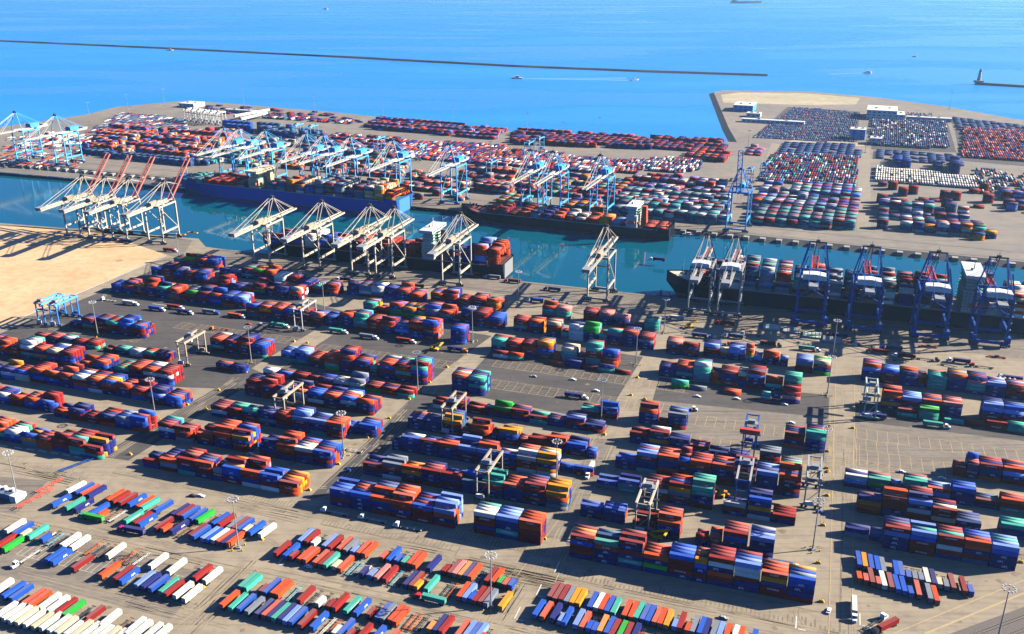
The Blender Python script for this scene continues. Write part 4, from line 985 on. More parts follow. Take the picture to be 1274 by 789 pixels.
# ------------------------------------------------------------------ ships
def ship(name, loc, ang, L, B, D, hull_c, deck_c, label, boot=(0.25, 0.03, 0.03), stern_c=None, stripe=None):
    """local x from stern (0) to bow (L), y across, z = 0 at the water"""
    r = empty(name, loc, ang, label=label, cat='container ship')
    hm = paint(name + label[:12] + '_hull_paint', hull_c, .25, .4)
    st = []; N = 26
    for i in range(N + 1):
        t = i / N; x = t * L
        kd = 1.0 if t < .86 else max(0.0, 1 - ((t - .86) / .14) ** 2.2)
        kw = (0.72 + .28 * min(1, t / .12)) if t < .70 else max(0.0, 1 - ((t - .70) / .285) ** 1.7)
        if t > .985: kw = 0
        if t < .1: kd = 1.0
        top = D + (5.5 * max(0, (t - .90) / .10) ** .8 if t > .90 else 0) + (3 if t < .07 else 0)
        xw = x - (0 if t < .9 else (t - .9) / .1 * L * .028)
        st.append([(x, -B/2 * kd, top), (x, -B/2 * (kd * .75 + kw * .25), D * .7), (xw, -B/2 * kw, 0.8), (xw, -B/2 * kw * .98, -3), (xw, B/2 * kw * .98, -3), (xw, B/2 * kw, .8), (x, B/2 * (kd * .75 + kw * .25), D * .7), (x, B/2 * kd, top)])
    mb = MB()
    for a, b in zip(st, st[1:]):
        for k in (0, 1, 2, 4, 5, 6): mb.quad([a[k], a[k + 1], b[k + 1], b[k]])
    mb.quad([st[0][k] for k in range(8)]); mb.build('hull', hm, r)
    dk = MB()
    for a, b in zip(st, st[1:]): dk.quad([(a[0][0], a[0][1] + .3, a[0][2] - 1.2), (b[0][0], b[0][1] + .3, b[0][2] - 1.2), (b[7][0], b[7][1] - .3, b[7][2] - 1.2), (a[7][0], a[7][1] - .3, a[7][2] - 1.2)])
    dk.build('deck', paint(name + label[:12] + '_deck_paint', deck_c), r)
    bt = MB()
    for a, b in zip(st[:-1], st[1:]):
        for k, s in ((2, -1), (5, 1)): bt.quad([(a[k][0], a[k][1] + s * .04, 1.2), (b[k][0], b[k][1] + s * .04, 1.2), (b[k][0], b[k][1] + s * .04, -1), (a[k][0], a[k][1] + s * .04, -1)])
    bt.build('boot_stripe', mat(name + label[:12] + 'boot', boot, .5), r)
    mb = MB()
    for s in (-1, 1):
        mb.bar((L * .05, s * (B/2 - .2), D + .4), (L * .86, s * (B/2 - .2), D + .4), .15, 1.0)
    mb.build('railing', M_galv, r)
    MB().bar((L * .955, 0, D + 4), (L * .955, 0, D + 17), .9, .9, .5).bar((L * .955, -2, D + 13), (L * .955, 2, D + 13), .3).build('foremast', M_galv, r)
    mb = MB()
    for x in (L * .93, L * .945): 
        for y in (-4, 4): mb.cyl((x, y - 1.2, D + 5), (x, y + 1.2, D + 5), 1.0, 8)
    mb.build('anchor_winch', M_dark, r)
    if stern_c:
        MB().box(-.25, -.05, -B/2 * .7, B/2 * .7, 2, D + 2).build('transom', paint(label[:10] + '_transom', stern_c), r)
    if stripe:
        x0, x1 = stripe; MB().box(x0, x1, -B/2 - .05, -B/2 + .02, D * .78, D * .86).build('name_stripe', M_mark, r)
    return r
def deckhouse(r, x0, ln, B, D, h, col=None, funnel=None, wing=True):
    m = col or M_white
    t = MB().box(x0, x0 + ln, -B * .42, B * .42, D - 1, D + h * .62).box(x0 + ln * .12, x0 + ln * .9, -B * .33, B * .33, D + h * .62, D + h).build('superstructure', m, r)
    mb = MB()
    for k in range(1, int(h / 3)):
        z = D + .9 + k * 3; wv = .44 if z < D + h * .62 else .36
        mb.box(x0 - .9, x0 + ln + .9, -B * wv, B * wv, z, z + .22)
    mb.build('deck_edge', mat('deck_green', (.10, .33, .20), .6), t)
    n = int(h * .6 / 3)
    for k in range(n):
        z = D + 1.7 + k * 3; mb = MB()
        for s in (-1, 1):
            for j in range(int(ln / 2.6)): mb.box(x0 + 1 + j * 2.6, x0 + 1.9 + j * 2.6, s * B * .42 - .06, s * B * .42 + .06, z, z + .8)
        for j in range(12):
            y = -B * .38 + j * B * .069
            mb.box(x0 + ln - .05, x0 + ln + .08, y - .45, y + .45, z, z + .8); mb.box(x0 - .08, x0 + .05, y - .45, y + .45, z, z + .8)
        mb.build('window', M_glass, t)
    b = MB().box(x0 - .5, x0 + ln + 1, -B * .5 if wing else -B * .3, B * .5 if wing else B * .3, D + h, D + h + 3).build('bridge', m, r)
    MB().box(x0 - .58, x0 + ln + 1.1, -B * .47 if wing else -B * .27, B * .47 if wing else B * .27, D + h + 1.2, D + h + 2.3).build('window', M_glass, b)
    MB().bar((x0 + ln/2, 0, D + h + 3), (x0 + ln/2, 0, D + h + 12), .8, .8, .4).bar((x0 + ln/2, -3, D + h + 8), (x0 + ln/2, 3, D + h + 8), .35).cyl((x0 + ln/2 + 2, 4, D + h + 3), (x0 + ln/2 + 2, 4, D + h + 5.5), 1.1, 8).build('radar_mast', m, r)
    if funnel:
        fx = x0 - 9; MB().hexa([(fx, -4, D), (fx + 7, -4, D), (fx + 7, 4, D), (fx, 4, D), (fx + .8, -3, D + h + 1), (fx + 6, -3, D + h + 1), (fx + 6, 3, D + h + 1), (fx + .8, 3, D + h + 1)]).build('funnel', mat('funnel_%d' % len(MATS), funnel, .4), r)
    MB().box(x0 - 2, x0, B * .30, B * .34, D + 4, D + 7).box(x0 + 2, x0 + 9, B * .43, B * .5, D + 5, D + 7.5).build('lifeboat', mat('lifeboat_orange', (.7, .18, .03), .5), r)
def cargo(loc, ang, B, D, bays, mix, tiers_hint, name, label, lash_to):
    """bays: (x, tiers, mix); one mesh for the boxes on one ship"""
    bx = Boxes(); ca, sa = math.cos(ang), math.sin(ang); nrow = int((B - 1.5) / 2.5)
    for x, tiers, mx in bays:
        side = rng.choice(mx)
        for j in range(nrow):
            y = (j - (nrow - 1) / 2) * 2.5; hh = max(1, tiers + rng.choice((0, 0, 0, 0, -1, 0, 1) if tiers > 1 else (0, 0, -1)))
            for t in range(hh):
                if 0 < j < nrow - 1 and t < hh - 2: continue
                c = shade(rng.choice(mx) if rng.random() < .8 else side, rng.randrange(3))
                bx.add((loc.x + x * ca - y * sa, loc.y + x * sa + y * ca, loc.z + D + .8 + t * 2.72), ang, 12.19, 2.44, 2.68, c)
    setp(bx.build(name), label, 'containers', None, 'stuff')
    for x, tiers, mx in bays:
        mb = MB()
        for y in (-B/2 + .4, B/2 - .8): mb.box(x - 7.1, x - 6.5, y, y + .4, D - 1, D + 2.2)
        for y in (-B/2 + .4, B/2 - .8): mb.box(x - 7.1, x - 6.5, y, y + .4, D + 2.7, D + 9)
        mb.box(x - 7.1, x - 6.5, -B/2 + .4, B/2 - .4, D + 2.2, D + 2.7)
        mb.build('lashing_bridge', M_dark, lash_to)
def seaz(p): return Vector((p.x, p.y, SEA_Z))
# red and navy ship at the near quay, bow to the left
B0, D0 = 36, 15
sA = along(quay, 632, 10, 100, 700, 20)
loc = seaz(quay(sA, 4 + B0/2)); ang = TH + math.pi
s0 = ship('container_ship', loc, ang, 282, B0, D0, (.012, .015, .03), (.2, .06, .05), 'dark hulled ship with red containers and white bridge at the near quay', stern_c=(.20, .21, .22))
deckhouse(s0, 74, 13, B0, D0, 27, funnel=(.10, .10, .12))
bl = [(10, 6, 'ROORO'), (24, 7, 'LLNOR'), (38, 3, 'NBNR'), (52, 3, 'RNN')] + [(100 + 14.3 * k, t, m) for k, (t, m) in enumerate(((3, 'RRO'), (3, 'RRRN'), (4, 'ORR'), (3, 'RNR'), (4, 'RRO'), (2, 'RN'), (3, 'RRL'), (3, 'BNR'), (4, 'WWC'), (4, 'OBNR'), (3, 'LNR'), (2, 'NRB')))]
cargo(loc, ang, B0, D0, bl, '', 0, 'ship_cargo', 'red orange and navy containers stacked on the ship at the near quay', s0)
# big green and navy laden ship at the right, bow to the left
B3, D3 = 42, 17
sB = along(quay, 829, 16, 300, 900, 22); L3 = 335
loc = seaz(quay(sB + L3, 4 + B3/2))
s3 = ship('container_ship', loc, ang, L3, B3, D3, (.010, .018, .045), (.5, .44, .33), 'long dark hulled ship with pale containers at the right hand quay', boot=(.3, .05, .05), stripe=(170, 210))
deckhouse(s3, 68, 14, B3, D3, 30, funnel=(.06, .10, .2))
bl = [(12 + 14.5 * k, 7, 'TSWCRO') for k in range(3)] + [(98 + 14.5 * k, t, m) for k, (t, m) in enumerate(((6, 'TRKN'), (7, 'RNRSCR'), (7, 'WRRKN'), (7, 'WSTSR'), (7, 'PKKRN'), (6, 'KKRN'), (6, 'SSKW'), (7, 'PPRRO'), (6, 'KTRS'), (7, 'OCNRSR'), (7, 'WSKTLW'), (7, 'TSRNK'), (7, 'PPWNS'), (5, 'RRKN'), (4, 'RRNR')))]
cargo(loc, ang, B3, D3, bl, '', 0, 'ship_cargo', 'pale green grey and red containers stacked on the right hand ship', s3)
# long blue ship at the far quay, bow to the left
B1, D1 = 44, 17
fa = math.atan2(-F1.y, -F1.x)
sS = along(fquay, 503, 6, 0, 900, 40)
loc = seaz(fquay(sS, 16 + B1/2)); L1 = 352
s1 = ship('container_ship', loc, fa, L1, B1, D1, (.012, .085, .42), (.05, .2, .32), 'long blue hulled ship moored under the light blue far cranes', stern_c=(.05, .20, .42))
deckhouse(s1, 205, 16, B1, D1, 20, mat('cream_deck_house', (.66, .58, .38), .5), funnel=(.5, .44, .25))
bl = [(10, 4, 'OORY'), (24.5, 6, 'CYCO'), (39, 6, 'CSYK'), (53.5, 6, 'SKKR'), (68, 3, 'KN'), (82, 6, 'SSCKW'), (97, 6, 'KRSS'), (111, 6, 'SCKS'), (126, 4, 'KKSB'), (140, 5, 'CYSK'), (155, 5, 'KYOK'), (169, 4, 'SKKT'), (184, 3, 'RRK')] + [(232 + 13.5 * k, t, m) for k, (t, m) in enumerate(((2, 'KRS'), (2, 'RRO'), (2, 'RRRO'), (2, 'RRR'), (2, 'RRRO'), (2, 'KSST'), (2, 'KT')))]
cargo(loc, fa, B1, D1, bl, '', 0, 'ship_cargo', 'cream grey and orange containers stacked on the long blue ship', s1)
# dark red decked ship at the far quay, bow to the left
B2, D2 = 32, 12
sS = along(fquay, 834, 6, 300, 1500, 40)
loc = seaz(fquay(sS, 16 + B2/2)); L2 = 262
s2 = ship('container_ship', loc, fa, L2, B2, D2, (.010, .013, .035), (.4, .10, .06), 'dark hulled ship with orange red deck at the far quay', stripe=None)
deckhouse(s2, 38, 12, B2, D2, 22, funnel=(.62, .09, .03))
bl = [(10, 1, 'RO'), (24, 1, 'OR')] + [(62 + 14 * k, t, m) for k, (t, m) in enumerate(((1, 'SL'), (2, 'OOY'), (2, 'OROR'), (2, 'SWR'), (2, 'WWSR'), (2, 'OON'), (2, 'NVN'), (2, 'SNS'), (2, 'OROO'), (1, 'RR'), (2, 'RRN'), (2, 'RNRR')))]
cargo(loc, fa, B2, D2, bl, '', 0, 'ship_cargo', 'orange grey and navy containers on deck of the dark far ship', s2)

# ------------------------------------------------------------------ far terminal: stacks and trailer rows as one field each
far = Boxes()
def field(quad, tiers, mix, dens=.85, lanes=4, gap=6.5, front=None, jit=0):
    p = [G(*q) for q in quad]                                  # near-left, near-right, far-right, far-left
    o = p[0]; us = [(q - o).dot(F1) for q in p]; vsx = [(q - o).dot(F2) for q in p]
    v = 0.0; ln = 0; vmax = max(vsx); v = min(vsx)
    def inside(pt):
        s = None
        for a, b in zip(p, p[1:] + p[:1]):
            c = (b.x - a.x) * (pt.y - a.y) - (b.y - a.y) * (pt.x - a.x)
            if s is None: s = c > 0
            elif (c > 0) != s: return False
        return True
    bayh = {}; rowh = {}
    rowi = 0
    while v < vmax:
        u = min(us)
        while u < max(us):
            pt = o + F1 * u + F2 * v
            key = (rowi, int(u / 12.8))
            if key not in bayh: rb_ = rowh.setdefault(rowi, rng.randint(*tiers)); bayh[key] = 0 if rng.random() > dens else (rb_ if rng.random() < .82 else rng.randint(*tiers))
            h = bayh[key]
            if h and inside(pt):
                h = max(1, h + rng.choice((0, 0, 0, 0, 0, 0, 0, -1)) * jit)
                mx = front if front and ln == 0 and rowi == 0 else mix
                for t in range(h): far.add((pt.x, pt.y, t * 2.7), TF, 12.19, 2.44, 2.68, shade(rng.choice(mx), rng.randrange(3)))
            u += 12.8
        ln += 1; v += 2.7
        if ln == lanes: ln = 0; rowi += 1; v += gap
fart = Boxes()
def trailers(quad, mix, dens=.8, pitch=3.4, rowgap=17.0, small=False):
    p = [G(*q) for q in quad]; o = p[0]; us = [(q - o).dot(F1) for q in p]; vsx = [(q - o).dot(F2) for q in p]
    def inside(pt):
        s = None
        for a, b in zip(p, p[1:] + p[:1]):
            c = (b.x - a.x) * (pt.y - a.y) - (b.y - a.y) * (pt.x - a.x)
            if s is None: s = c > 0
            elif (c > 0) != s: return False
        return True
    v = min(vsx); k = 0
    while v < max(vsx):
        u = min(us)
        while u < max(us):
            pt = o + F1 * u + F2 * v
            if rng.random() < dens and inside(pt):
                c = shade(rng.choice(mix), rng.randrange(3))
                if small: fart.add((pt.x, pt.y, .2), TF + math.pi/2, 11.5, 2.2, 1.1, c)
                else: fart.add((pt.x, pt.y, 1.2), TF + math.pi/2, 12.19, 2.44, 2.7, c)
            u += pitch
        v += rowgap if k % 2 else 13.5; k += 1
MX = FARMIX
field([(103, 193), (243, 208), (243, 202), (103, 188)], (3, 3), 'KKKSNK', .95, jit=0)
field([(105, 186), (245, 200), (300, 166), (140, 158)], (1, 4), 'OOOORROYKKSCBN', .8)
field([(245, 206), (320, 208), (330, 190), (250, 192)], (2, 3), 'KKSNTC', .7)
field([(300, 205), (560, 228), (470, 190), (300, 170)], (1, 3), 'KSCRRONYTK', .62)
field([(278, 163), (312, 166), (312, 160), (280, 157)], (4, 5), 'BBBK', 1, jit=0)
field([(322, 168), (404, 180), (404, 170), (324, 159)], (4, 5), 'KBKSK', .8, jit=0)
field([(250, 140), (455, 153), (400, 140), (262, 131)], (1, 1), 'NRKRN', .35)
field([(452, 160), (612, 174), (632, 163), (470, 149)], (2, 3), 'NRRNKROL', .9)
field([(380, 178), (495, 194), (505, 174), (395, 166)], (1, 2), 'RNRNWKRO', .75)
trailers([(480, 194), (598, 206), (632, 182), (500, 175)], 'RRWNNNPKO', .85)
trailers([(590, 203), (692, 213), (702, 191), (606, 185)], 'RWRRNNPKOS', .85)
field([(572, 236), (636, 243), (640, 210), (580, 204)], (2, 4), 'OORNKSCR', .8)
field([(500, 248), (575, 250), (585, 224), (510, 214)], (1, 3), 'KSOCNR', .55)
field([(636, 180), (906, 190), (900, 178), (640, 164)], (2, 3), 'NRRNKRNO', .85)
trailers([(688, 213), (792, 218), (800, 200), (700, 196)], 'WRRNNPKS', .85)
trailers([(792, 213), (870, 216), (874, 198), (808, 198)], 'WRRWNKS', .8)
field([(640, 243), (780, 256), (785, 226), (650, 214)], (2, 3), 'NNRTKORYS', .75)
field([(622, 257), (660, 260), (660, 250), (624, 247)], (3, 3), 'KTYN', 1)
field([(706, 262), (745, 266), (745, 255), (708, 252)], (3, 3), 'YRKN', 1)
field([(764, 268), (905, 280), (905, 250), (775, 238)], (3, 4), 'SSTKKWR', .95, front='SKSSTK', jit=0)
field([(776, 254), (903, 264), (903, 230), (790, 220)], (2, 4), 'RRRRNOKWL', .85)
field([(935, 279), (1062, 288), (1064, 270), (938, 262)], (3, 4), 'SSTKKRR', .97, front='SKTSSK', jit=0)
field([(938, 266), (1064, 274), (1066, 236), (945, 230)], (2, 4), 'RRNOTKWBSL', .88)
trailers([(945, 227), (1066, 234), (1068, 196), (962, 192)], 'RRWNNNTKSR', .9)
field([(960, 194), (1068, 197), (1068, 180), (972, 178)], (1, 1), 'NKNKKV', .95, jit=0)
field([(1084, 198), (1196, 207), (1190, 194), (1085, 187)], (1, 1), 'NKKNV', .8, jit=0)
field([(1105, 206), (1136, 210), (1136, 203), (1106, 199)], (3, 4), 'BNB', 1, jit=0)
field([(1155, 212), (1168, 213), (1168, 206), (1156, 205)], (3, 4), 'NK', 1, jit=0)
field([(1176, 215), (1193, 217), (1193, 207), (1177, 205)], (6, 7), 'NNK', 1, jit=0)
trailers([(1086, 226), (1214, 237), (1214, 222), (1088, 209)], 'WWWWWCS', .93)
field([(1085, 252), (1232, 262), (1225, 238), (1086, 228)], (1, 4), 'RRRRRN', .22)
field([(1085, 284), (1226, 296), (1205, 266), (1086, 254)], (2, 5), 'NNNKRTKW', .75)
field([(1110, 290), (1232, 300), (1232, 290), (1112, 280)], (3, 5), 'YCKNRY', .45)
field([(1244, 262), (1330, 270), (1330, 246), (1248, 238)], (2, 4), 'NRRNKL', .8)
trailers([(1205, 240), (1330, 254), (1330, 226), (1215, 210)], 'WRNNKWSO', .45)
trailers([(1195, 196), (1330, 206), (1330, 166), (1198, 160)], 'RRRRNPPVN', .8)
field([(1192, 162), (1330, 178), (1330, 164), (1180, 146)], (1, 1), 'KVNK', .75, jit=0)
trailers([(935, 172), (1064, 178), (1070, 140), (990, 133)], 'KNKKVKNKSNKR', .85, small=True)
trailers([(1083, 182), (1182, 186), (1176, 152), (1084, 150)], 'KNKNKSVWKR', .85)
trailers([(1084, 152), (1165, 153), (1160, 142), (1110, 139)], 'NKKR', .6, small=True)
field([(850, 198), (905, 203), (908, 194), (855, 190)], (2, 3), 'ROOKR', .8)
field([(925, 193), (945, 194), (948, 183), (930, 182)], (1, 2), 'PRRL', .9)
trailers([(105, 166), (235, 168), (230, 147), (150, 140)], 'KKNVSRW', .55, small=True)
trailers([(0, 206), (95, 210), (140, 170), (10, 170)], 'KSNWROS', .35, small=True)
trailers([(12, 186), (105, 182), (140, 172), (60, 165)], 'WWKSCR', .45)
trailers([(330, 148), (440, 156), (442, 152), (335, 144)], 'RNRKW', .5)
setp(far.build('container_stacks', 0, .03), 'hundreds of stacked containers in rows across the far terminal', 'containers', None, 'stuff')
setp(fart.build('parked_trailers', 0, .03), 'hundreds of parked container trailers in rows across the far terminal', 'trailers', None, 'stuff')
lot('far_road', M_road, (928, 262), (945, 262), (985, 182), (960, 178), z=0.05)
lot('far_road', M_road, (1066, 286), (1084, 288), (1082, 185), (1068, 182), z=0.05)
lot('far_apron', M_slab, (-60, 203), (905, 284), (908, 290), (-60, 209), z=0.05)
lot('far_sand', M_sandfar, (897, 118), (920, 115), (1000, 116), (1070, 122), (1065, 130), (1020, 131), (900, 128), z=0.05)
lot('far_sand', M_sandfar, (975, 178), (1075, 182), (1075, 178.5), (990, 173.5), z=0.06)
lot('far_asphalt', M_asph, (935, 172), (1066, 177), (1070, 139), (980, 133), z=0.04)
lot('far_asphalt', M_asph, (1084, 186), (1190, 190), (1178, 150), (1084, 148), z=0.04)
lot('far_asphalt', M_asph, (1195, 200), (1330, 212), (1330, 162), (1185, 146), z=0.04)
lot('far_asphalt', M_slab, (60, 172), (235, 172), (225, 146), (150, 140), z=0.04)

# ------------------------------------------------------------------ far buildings
def building(px, w_, d_, h_, m, lab, bands=2, roof_m=None, yaw=TF):
    h_ *= .72; w_ *= .9
    r = empty('warehouse' if w_ > 30 else 'office_block', G(*px), yaw, label=lab, cat='building')
    wl = MB().box(-w_/2, w_/2, 0, d_, 0, h_).build('wall', m, r)
    rf = MB().box(-w_/2 - .5, w_/2 + .5, -.5, d_ + .5, h_, h_ + .8).build('roof', roof_m or M_white, r)
    MB().box(-w_/4, -w_/4 + 5, d_ * .4, d_ * .4 + 4, h_ + .8, h_ + 2.6).box(w_/5, w_/5 + 4, d_ * .5, d_ * .5 + 4, h_ + .8, h_ + 2.4).build('roof_unit', M_galv, rf)
    for b in range(bands):
        z = h_ * (b + .45) / bands
        for k in range(max(2, int(w_ / 9))):
            x = -w_/2 + (k + .5) * w_ / max(2, int(w_ / 9)); MB().box(x - 2.4, x + 2.4, -.12, .05, z - .9, z + .9).build('window', M_glass, wl)
    MB().box(-2, 2, -.14, .05, 0, 4).build('door', M_galv, wl)
    return r
building((232, 134), 44, 36, 11, M_white, 'white flat roofed building on the far left shore', 2)
building((924, 139), 45, 55, 17, P_lblue, 'blue walled white roofed building on the sandy corner', 2)
building((937, 146), 30, 20, 10, M_white, 'low white shed beside the blue walled building', 1)
building((961, 154), 130, 12, 8, M_white, 'long thin white roofed shed in the far parking lots', 1)
building((1096, 149), 62, 70, 24, M_white, 'large white warehouse near the far shore', 3)
building((1114, 150), 34, 50, 15, M_white, 'smaller white wing of the large far warehouse', 2)
building((1155, 151), 90, 12, 9, M_white, 'narrow white roofed gate shed right of the large warehouse', 1)
building((1066, 174), 28, 25, 24, P_lblue, 'pale blue office tower beside the far lots', 4)
building((1089, 180), 20, 22, 14, M_white, 'small white square block on the far cross road', 2)
building((300, 141), 90, 8, 8, M_white, 'low white roofed canopy on the far left yard', 1)
for i, (a, b) in enumerate((((292, 150), (335, 142)), ((300, 154), (332, 146)))):
    r = empty('lowered_boom_girder', G(*a), label=['white crane girder lying on trestles behind bow cranes, upper one', 'white crane girder lying on trestles behind bow cranes, lower one'][i], cat='crane girder')
    q = G(*b) - G(*a); MB().bar((0, 0, 9), (q.x, q.y, 9), 5, 4).build('beam', M_white, r)
    for f in (.15, .85): MB().box(q.x * f - 2, q.x * f + 2, q.y * f - 2, q.y * f + 2, 0, 7).build('trestle', M_galv, r)

# ------------------------------------------------------------------ breakwaters, lighthouse, boats
def breakwater(pts, wid, lab):
    mb = MB(); P = [seaz(G(*p, SEA_Z)) for p in pts]; sub = []
    for a, b in zip(P, P[1:]):
        n = max(1, int((b - a).length / 60))
        for k in range(n): sub.append(a.lerp(b, k / n))
    sub.append(P[-1]); ring = []
    for i, p in enumerate(sub):
        d = (sub[min(i + 1, len(sub) - 1)] - sub[max(i - 1, 0)]).normalized(); n = Vector((-d.y, d.x, 0)); j = lambda s: rng.uniform(-s, s)
        ring.append([p - n * (wid/2 + j(2)) - UP, p - n * (wid * .2 + j(1)) + UP * (5 + j(.6)), p + n * (wid * .2 + j(1)) + UP * (5 + j(.6)), p + n * (wid/2 + j(2)) - UP])
    for a, b in zip(ring, ring[1:]):
        for k in range(3): mb.quad([a[k], b[k], b[k + 1], a[k + 1]])
    mb.quad(ring[0]); mb.quad(ring[-1][::-1])
    setp(mb.build('breakwater', M_rock), lab, 'breakwater')
breakwater([(-120, 48.5), (0, 51.5), (200, 60.5), (425, 71.5), (640, 83), (800, 89.5), (955, 94.5)], 30, 'long dark rock breakwater curving across the open sea')
breakwater([(1213, 105), (1274, 108.5), (1400, 116)], 30, 'short rock breakwater carrying the lighthouse at the right')
r = empty('lighthouse', seaz(G(1217, 105, SEA_Z)), label='small lighthouse standing on the tip of the short breakwater', cat='lighthouse')
MB().box(-9, 9, -9, 9, 4, 10).build('base', M_galv, r); MB().cyl((0, 0, 10), (0, 0, 32), 5, 10, 3.2).build('tower', mat('lighthouse_grey', (.35, .37, .4), .6), r)
MB().cyl((0, 0, 32), (0, 0, 33), 4.5, 10).build('gallery', M_dark, r); MB().cyl((0, 0, 33), (0, 0, 37), 2.4, 10).cyl((0, 0, 37), (0, 0, 39), 2.8, 10, .3).build('lantern', M_glass, r)
M_foam = mat('wake_foam', (.30, .50, .68), .6, noise=.4, scale=.05, col2=(.2, .4, .6), coord='World')
def boat(px, L, a, lab, wake=0):
    r = empty('motor_boat', seaz(G(*px, SEA_Z)), R(a), label=lab, cat='boat'); W_ = L * .15
    mb = MB(); mb.hexa([(-L/2, -W_, -.3), (L * .25, -W_, -.3), (L * .25, W_, -.3), (-L/2, W_, -.3), (-L/2, -W_ * 1.15, L * .11), (L * .3, -W_ * 1.15, L * .13), (L * .3, W_ * 1.15, L * .13), (-L/2, W_ * 1.15, L * .11)])
    mb.hexa([(L * .25, -W_, -.3), (L * .44, -.1, -.3), (L * .44, .1, -.3), (L * .25, W_, -.3), (L * .3, -W_ * 1.15, L * .13), (L * .52, -.1, L * .16), (L * .52, .1, L * .16), (L * .3, W_ * 1.15, L * .13)]); mb.build('hull', M_white, r)
    MB().box(-L * .2, L * .12, -W_ * .7, W_ * .7, L * .11, L * .26).build('cabin', M_white, r); MB().box(-L * .21, L * .13, -W_ * .72, W_ * .72, L * .17, L * .22).build('window', M_glass, r)
    if wake:
        mb = MB()
        for s in (-1, 1): mb.quad([(-L/2, s * W_ * .3, .12), (-L/2, s * W_, .12), (-wake, s * wake * .10, .12), (-wake, s * wake * .07, .12)])
        q = mb.build('boat_wake', M_foam); q.location = r.location; q.rotation_euler = r.rotation_euler; q['kind'] = 'structure'
boat((643, 98), 30, 178, 'white motor boat with a long wake beyond the far terminal', 300)
boat((790, 100), 22, 20, 'small white boat following the wake of another'); boat((1080, 91), 24, 10, 'small white boat crossing the bright water', 120)
boat((405, 12), 40, 5, 'white boat far out near the top of the sea'); boat((212, 63), 24, 5, 'small white boat just inside the long breakwater')
boat((857, 293), 14, -15, 'small white boat in the channel beside the far quay'); boat((1138, 71), 18, 0, 'tiny pale boat far out on the bright water')
r = empty('tanker_ship', seaz(G(928, 4, SEA_Z)), R(5), label='distant pale cargo ship at the top edge of the sea', cat='ship')
MB().hexa([(-120, -16, 0), (110, -16, 0), (110, 16, 0), (-120, 16, 0), (-125, -16, 14), (130, -12, 16), (130, 12, 16), (-125, 16, 14)]).build('hull', P_grey, r)
MB().box(-105, -80, -14, 14, 14, 40).build('superstructure', M_white, r); MB().box(-112, -106, -4, 4, 14, 42).build('funnel', P_navy, r)
# harbour tug by the bow of the right hand ship
r = empty('tug_boat', seaz(quay(along(quay, 828, 0, 300, 900, 12), 10)), TH, label='small pale tug at the quay below the big ship bow', cat='boat')
MB().hexa([(-9, -3, -.5), (7, -3, -.5), (7, 3, -.5), (-9, 3, -.5), (-9, -3.6, 2.4), (11, -1, 3), (11, 1, 3), (-9, 3.6, 2.4)]).build('hull', P_navy, r); MB().box(-2, 4, -2, 2, 2.4, 6.5).build('cabin', M_white, r); MB().cyl((-4, 0, 2.4), (-4, 0, 7), .7, 8).build('funnel', M_dark, r)

# ------------------------------------------------------------------ loose gear on the yard and quays
def rack(px, a, ln, col, lab, h=1.6):
    r = empty('pipe_rack', G(*px), R(a), label=lab, cat='rack')
    for y in (-.9, .9): MB().bar((-ln/2, y, h), (ln/2, y, h), .35).build('rail', col, r)
    for k in range(4): x = -ln/2 + ln * (k + .5) / 4; MB().bar((x, -1, h * .6), (x, 1, h * .6), .3).bar((x, -.9, 0), (x, -.9, h), .25).bar((x, .9, 0), (x, .9, h), .25).build('frame', col, r)
rack((44, 622), 62, 24, P_red, 'red pipe rack lying beside the white wash gear'); rack((62, 606), 62, 18, P_red, 'second red pipe rack nearer the lane line'); rack((95, 580), 48, 22, P_navy, 'dark steel frame lying on the concrete lane', 1.2); rack((108, 570), 160, 12, P_navy, 'short dark steel frame at the corner of the lane', 1.2)
r = empty('wash_gear', G(4, 618), R(-20), label='white and slate blue wash plant at the left edge', cat='machine')
MB().box(-14, 8, -2, 2, .5, 3.6).build('tank', paint('slate_tank', (.12, .18, .25)), r)
for x in (-12, -6, 0, 6): MB().cyl((x, 2.5, 0), (x, 2.5, 5.5), 1.3, 10).build('silo', M_white, r)
MB().box(8.5, 13, -3, 3, 0, 4.2).box(-14, 12, 3.8, 5.5, 0, 2.8).build('cabinet', M_white, r)
for px, lab in (((225, 292), 'yellow spreader frame lying on the quay corner'), ((240, 290), 'second yellow spreader frame on the quay corner'), ((1060, 427), 'red spreader frame under the second navy crane'), ((1155, 432), 'red spreader frame under the third navy crane'), ((1240, 445), 'red spreader frame under the last navy crane'), ((1010, 415), 'red spreader frame under the first navy crane')):
    cm = M_yellow if 'yellow' in lab else P_red
    r = empty('spreader_frame', G(*px), TH, label=lab, cat='spreader'); MB().box(-6, 6, -1.2, -.8, .3, .9).box(-6, 6, .8, 1.2, .3, .9).build('beam', cm, r); MB().box(-6.3, -5.7, -1.3, 1.3, .3, 1.0).box(5.7, 6.3, -1.3, 1.3, .3, 1.0).build('end_beam', cm, r); MB().box(-1.5, 1.5, -.8, .8, .9, 2.0).build('head_block', M_dark, r)
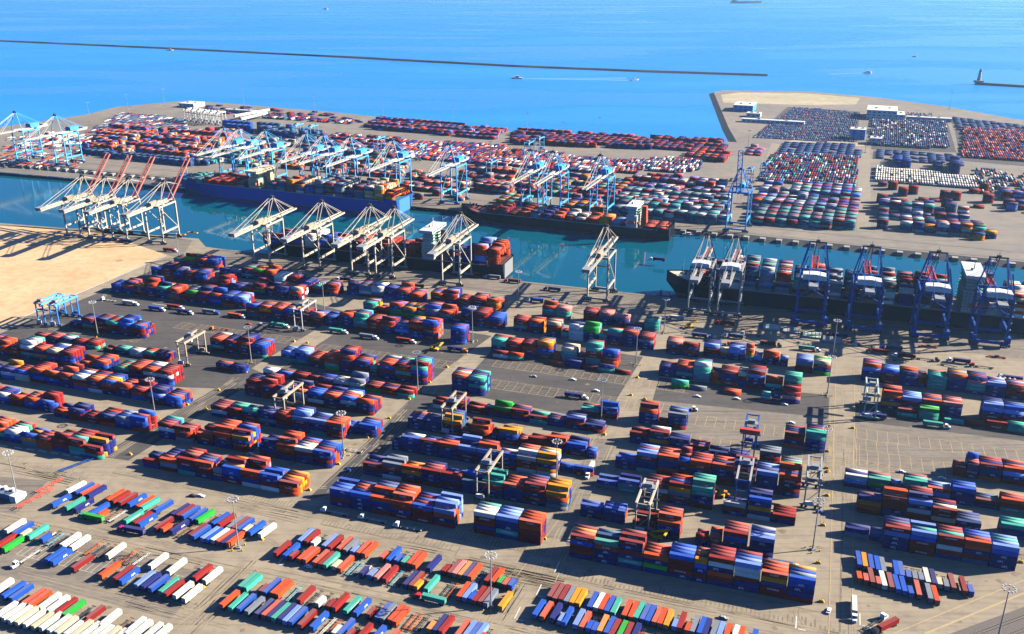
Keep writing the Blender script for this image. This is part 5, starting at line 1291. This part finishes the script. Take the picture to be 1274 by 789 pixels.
for i, px in enumerate(((960, 408), (985, 412), (1010, 418), (1035, 424))):
    r = empty('hatch_cover', G(*px), TH, label=f'{["pale green","grey green","green","grey"][i]} ship hatch cover lying on the shadowed quay', cat='hatch cover')
    MB().box(-7, 7, -6, 6, .3, 1.5).build('panel', [P_teal, P_grey, P_teal, P_grey][i], r)
    mb = MB()
    for k in range(5): mb.bar((-6 + 3 * k, -6, 1.6), (-6 + 3 * k, 6, 1.6), .3)
    mb.build('rib', P_grey, r)
for i, px in enumerate(((300, 316), (318, 331), (362, 340), (1000, 428), (1120, 450), (1180, 456), (930, 412), (860, 415))):
    empty_chassis(G(*px), TH + rng.uniform(-.5, .5), CYC[i % 5], f'{CYC[i % 5]} bare trailer chassis standing on the quay, {ORD[i]} along it', 'bare chassis on the quay')
for i, px in enumerate(((1243, 472), (1249, 473), (1255, 474), (1261, 475))):
    r = empty('tank_trailer', G(*px), TH + 1.4, label=f'silver tank trailer, {ORD[i]} from left of the four by the right edge', cat='tank trailer', group='silver tank trailers'); MB().cyl((-4, 0, 2), (4, 0, 2), 1.25, 10).build('tank', M_galv, r); link('wheel', ME_WHEEL, r, (-3, 0, 0))

# ------------------------------------------------------------------ haze
HAZE = 0.00003
if HAZE:
    me = MB().box(-27000, 27000, -2100, 27000, SEA_Z - 1.5, 296).mesh('haze', None) if False else None
    mb = MB().box(-27000, 27000, -2100, 27000, SEA_Z - 1.5, 296)
    me = bpy.data.meshes.new('haze'); me.from_pydata(mb.v, [], mb.f); me.update()
    hz = bpy.data.materials.new('haze'); hz.use_nodes = True; t = hz.node_tree; t.nodes.clear()
    vo = t.nodes.new('ShaderNodeVolumePrincipled'); vo.inputs['Color'].default_value = (0.46, 0.78, 1.0, 1); vo.inputs['Density'].default_value = HAZE; vo.inputs['Anisotropy'].default_value = 0.3
    oo = t.nodes.new('ShaderNodeOutputMaterial'); t.links.new(vo.outputs[0], oo.inputs['Volume'])
    me.materials.append(hz); o = link('haze', me); o['kind'] = 'stuff'
labs = {}
for o in C.objects:
    if o.parent is None and 'label' in o: labs.setdefault(o['label'], []).append(o.name)
for k, v in labs.items():
    if len(v) > 1: print('DUP', len(v), k)
    if not 4 <= len(k.split()) <= 16: print('LEN', len(k.split()), k)
print('OBJECTS', len(C.objects), 'stacked', len(STACKED), 'last single hits', STACKED[order[295]].hits)
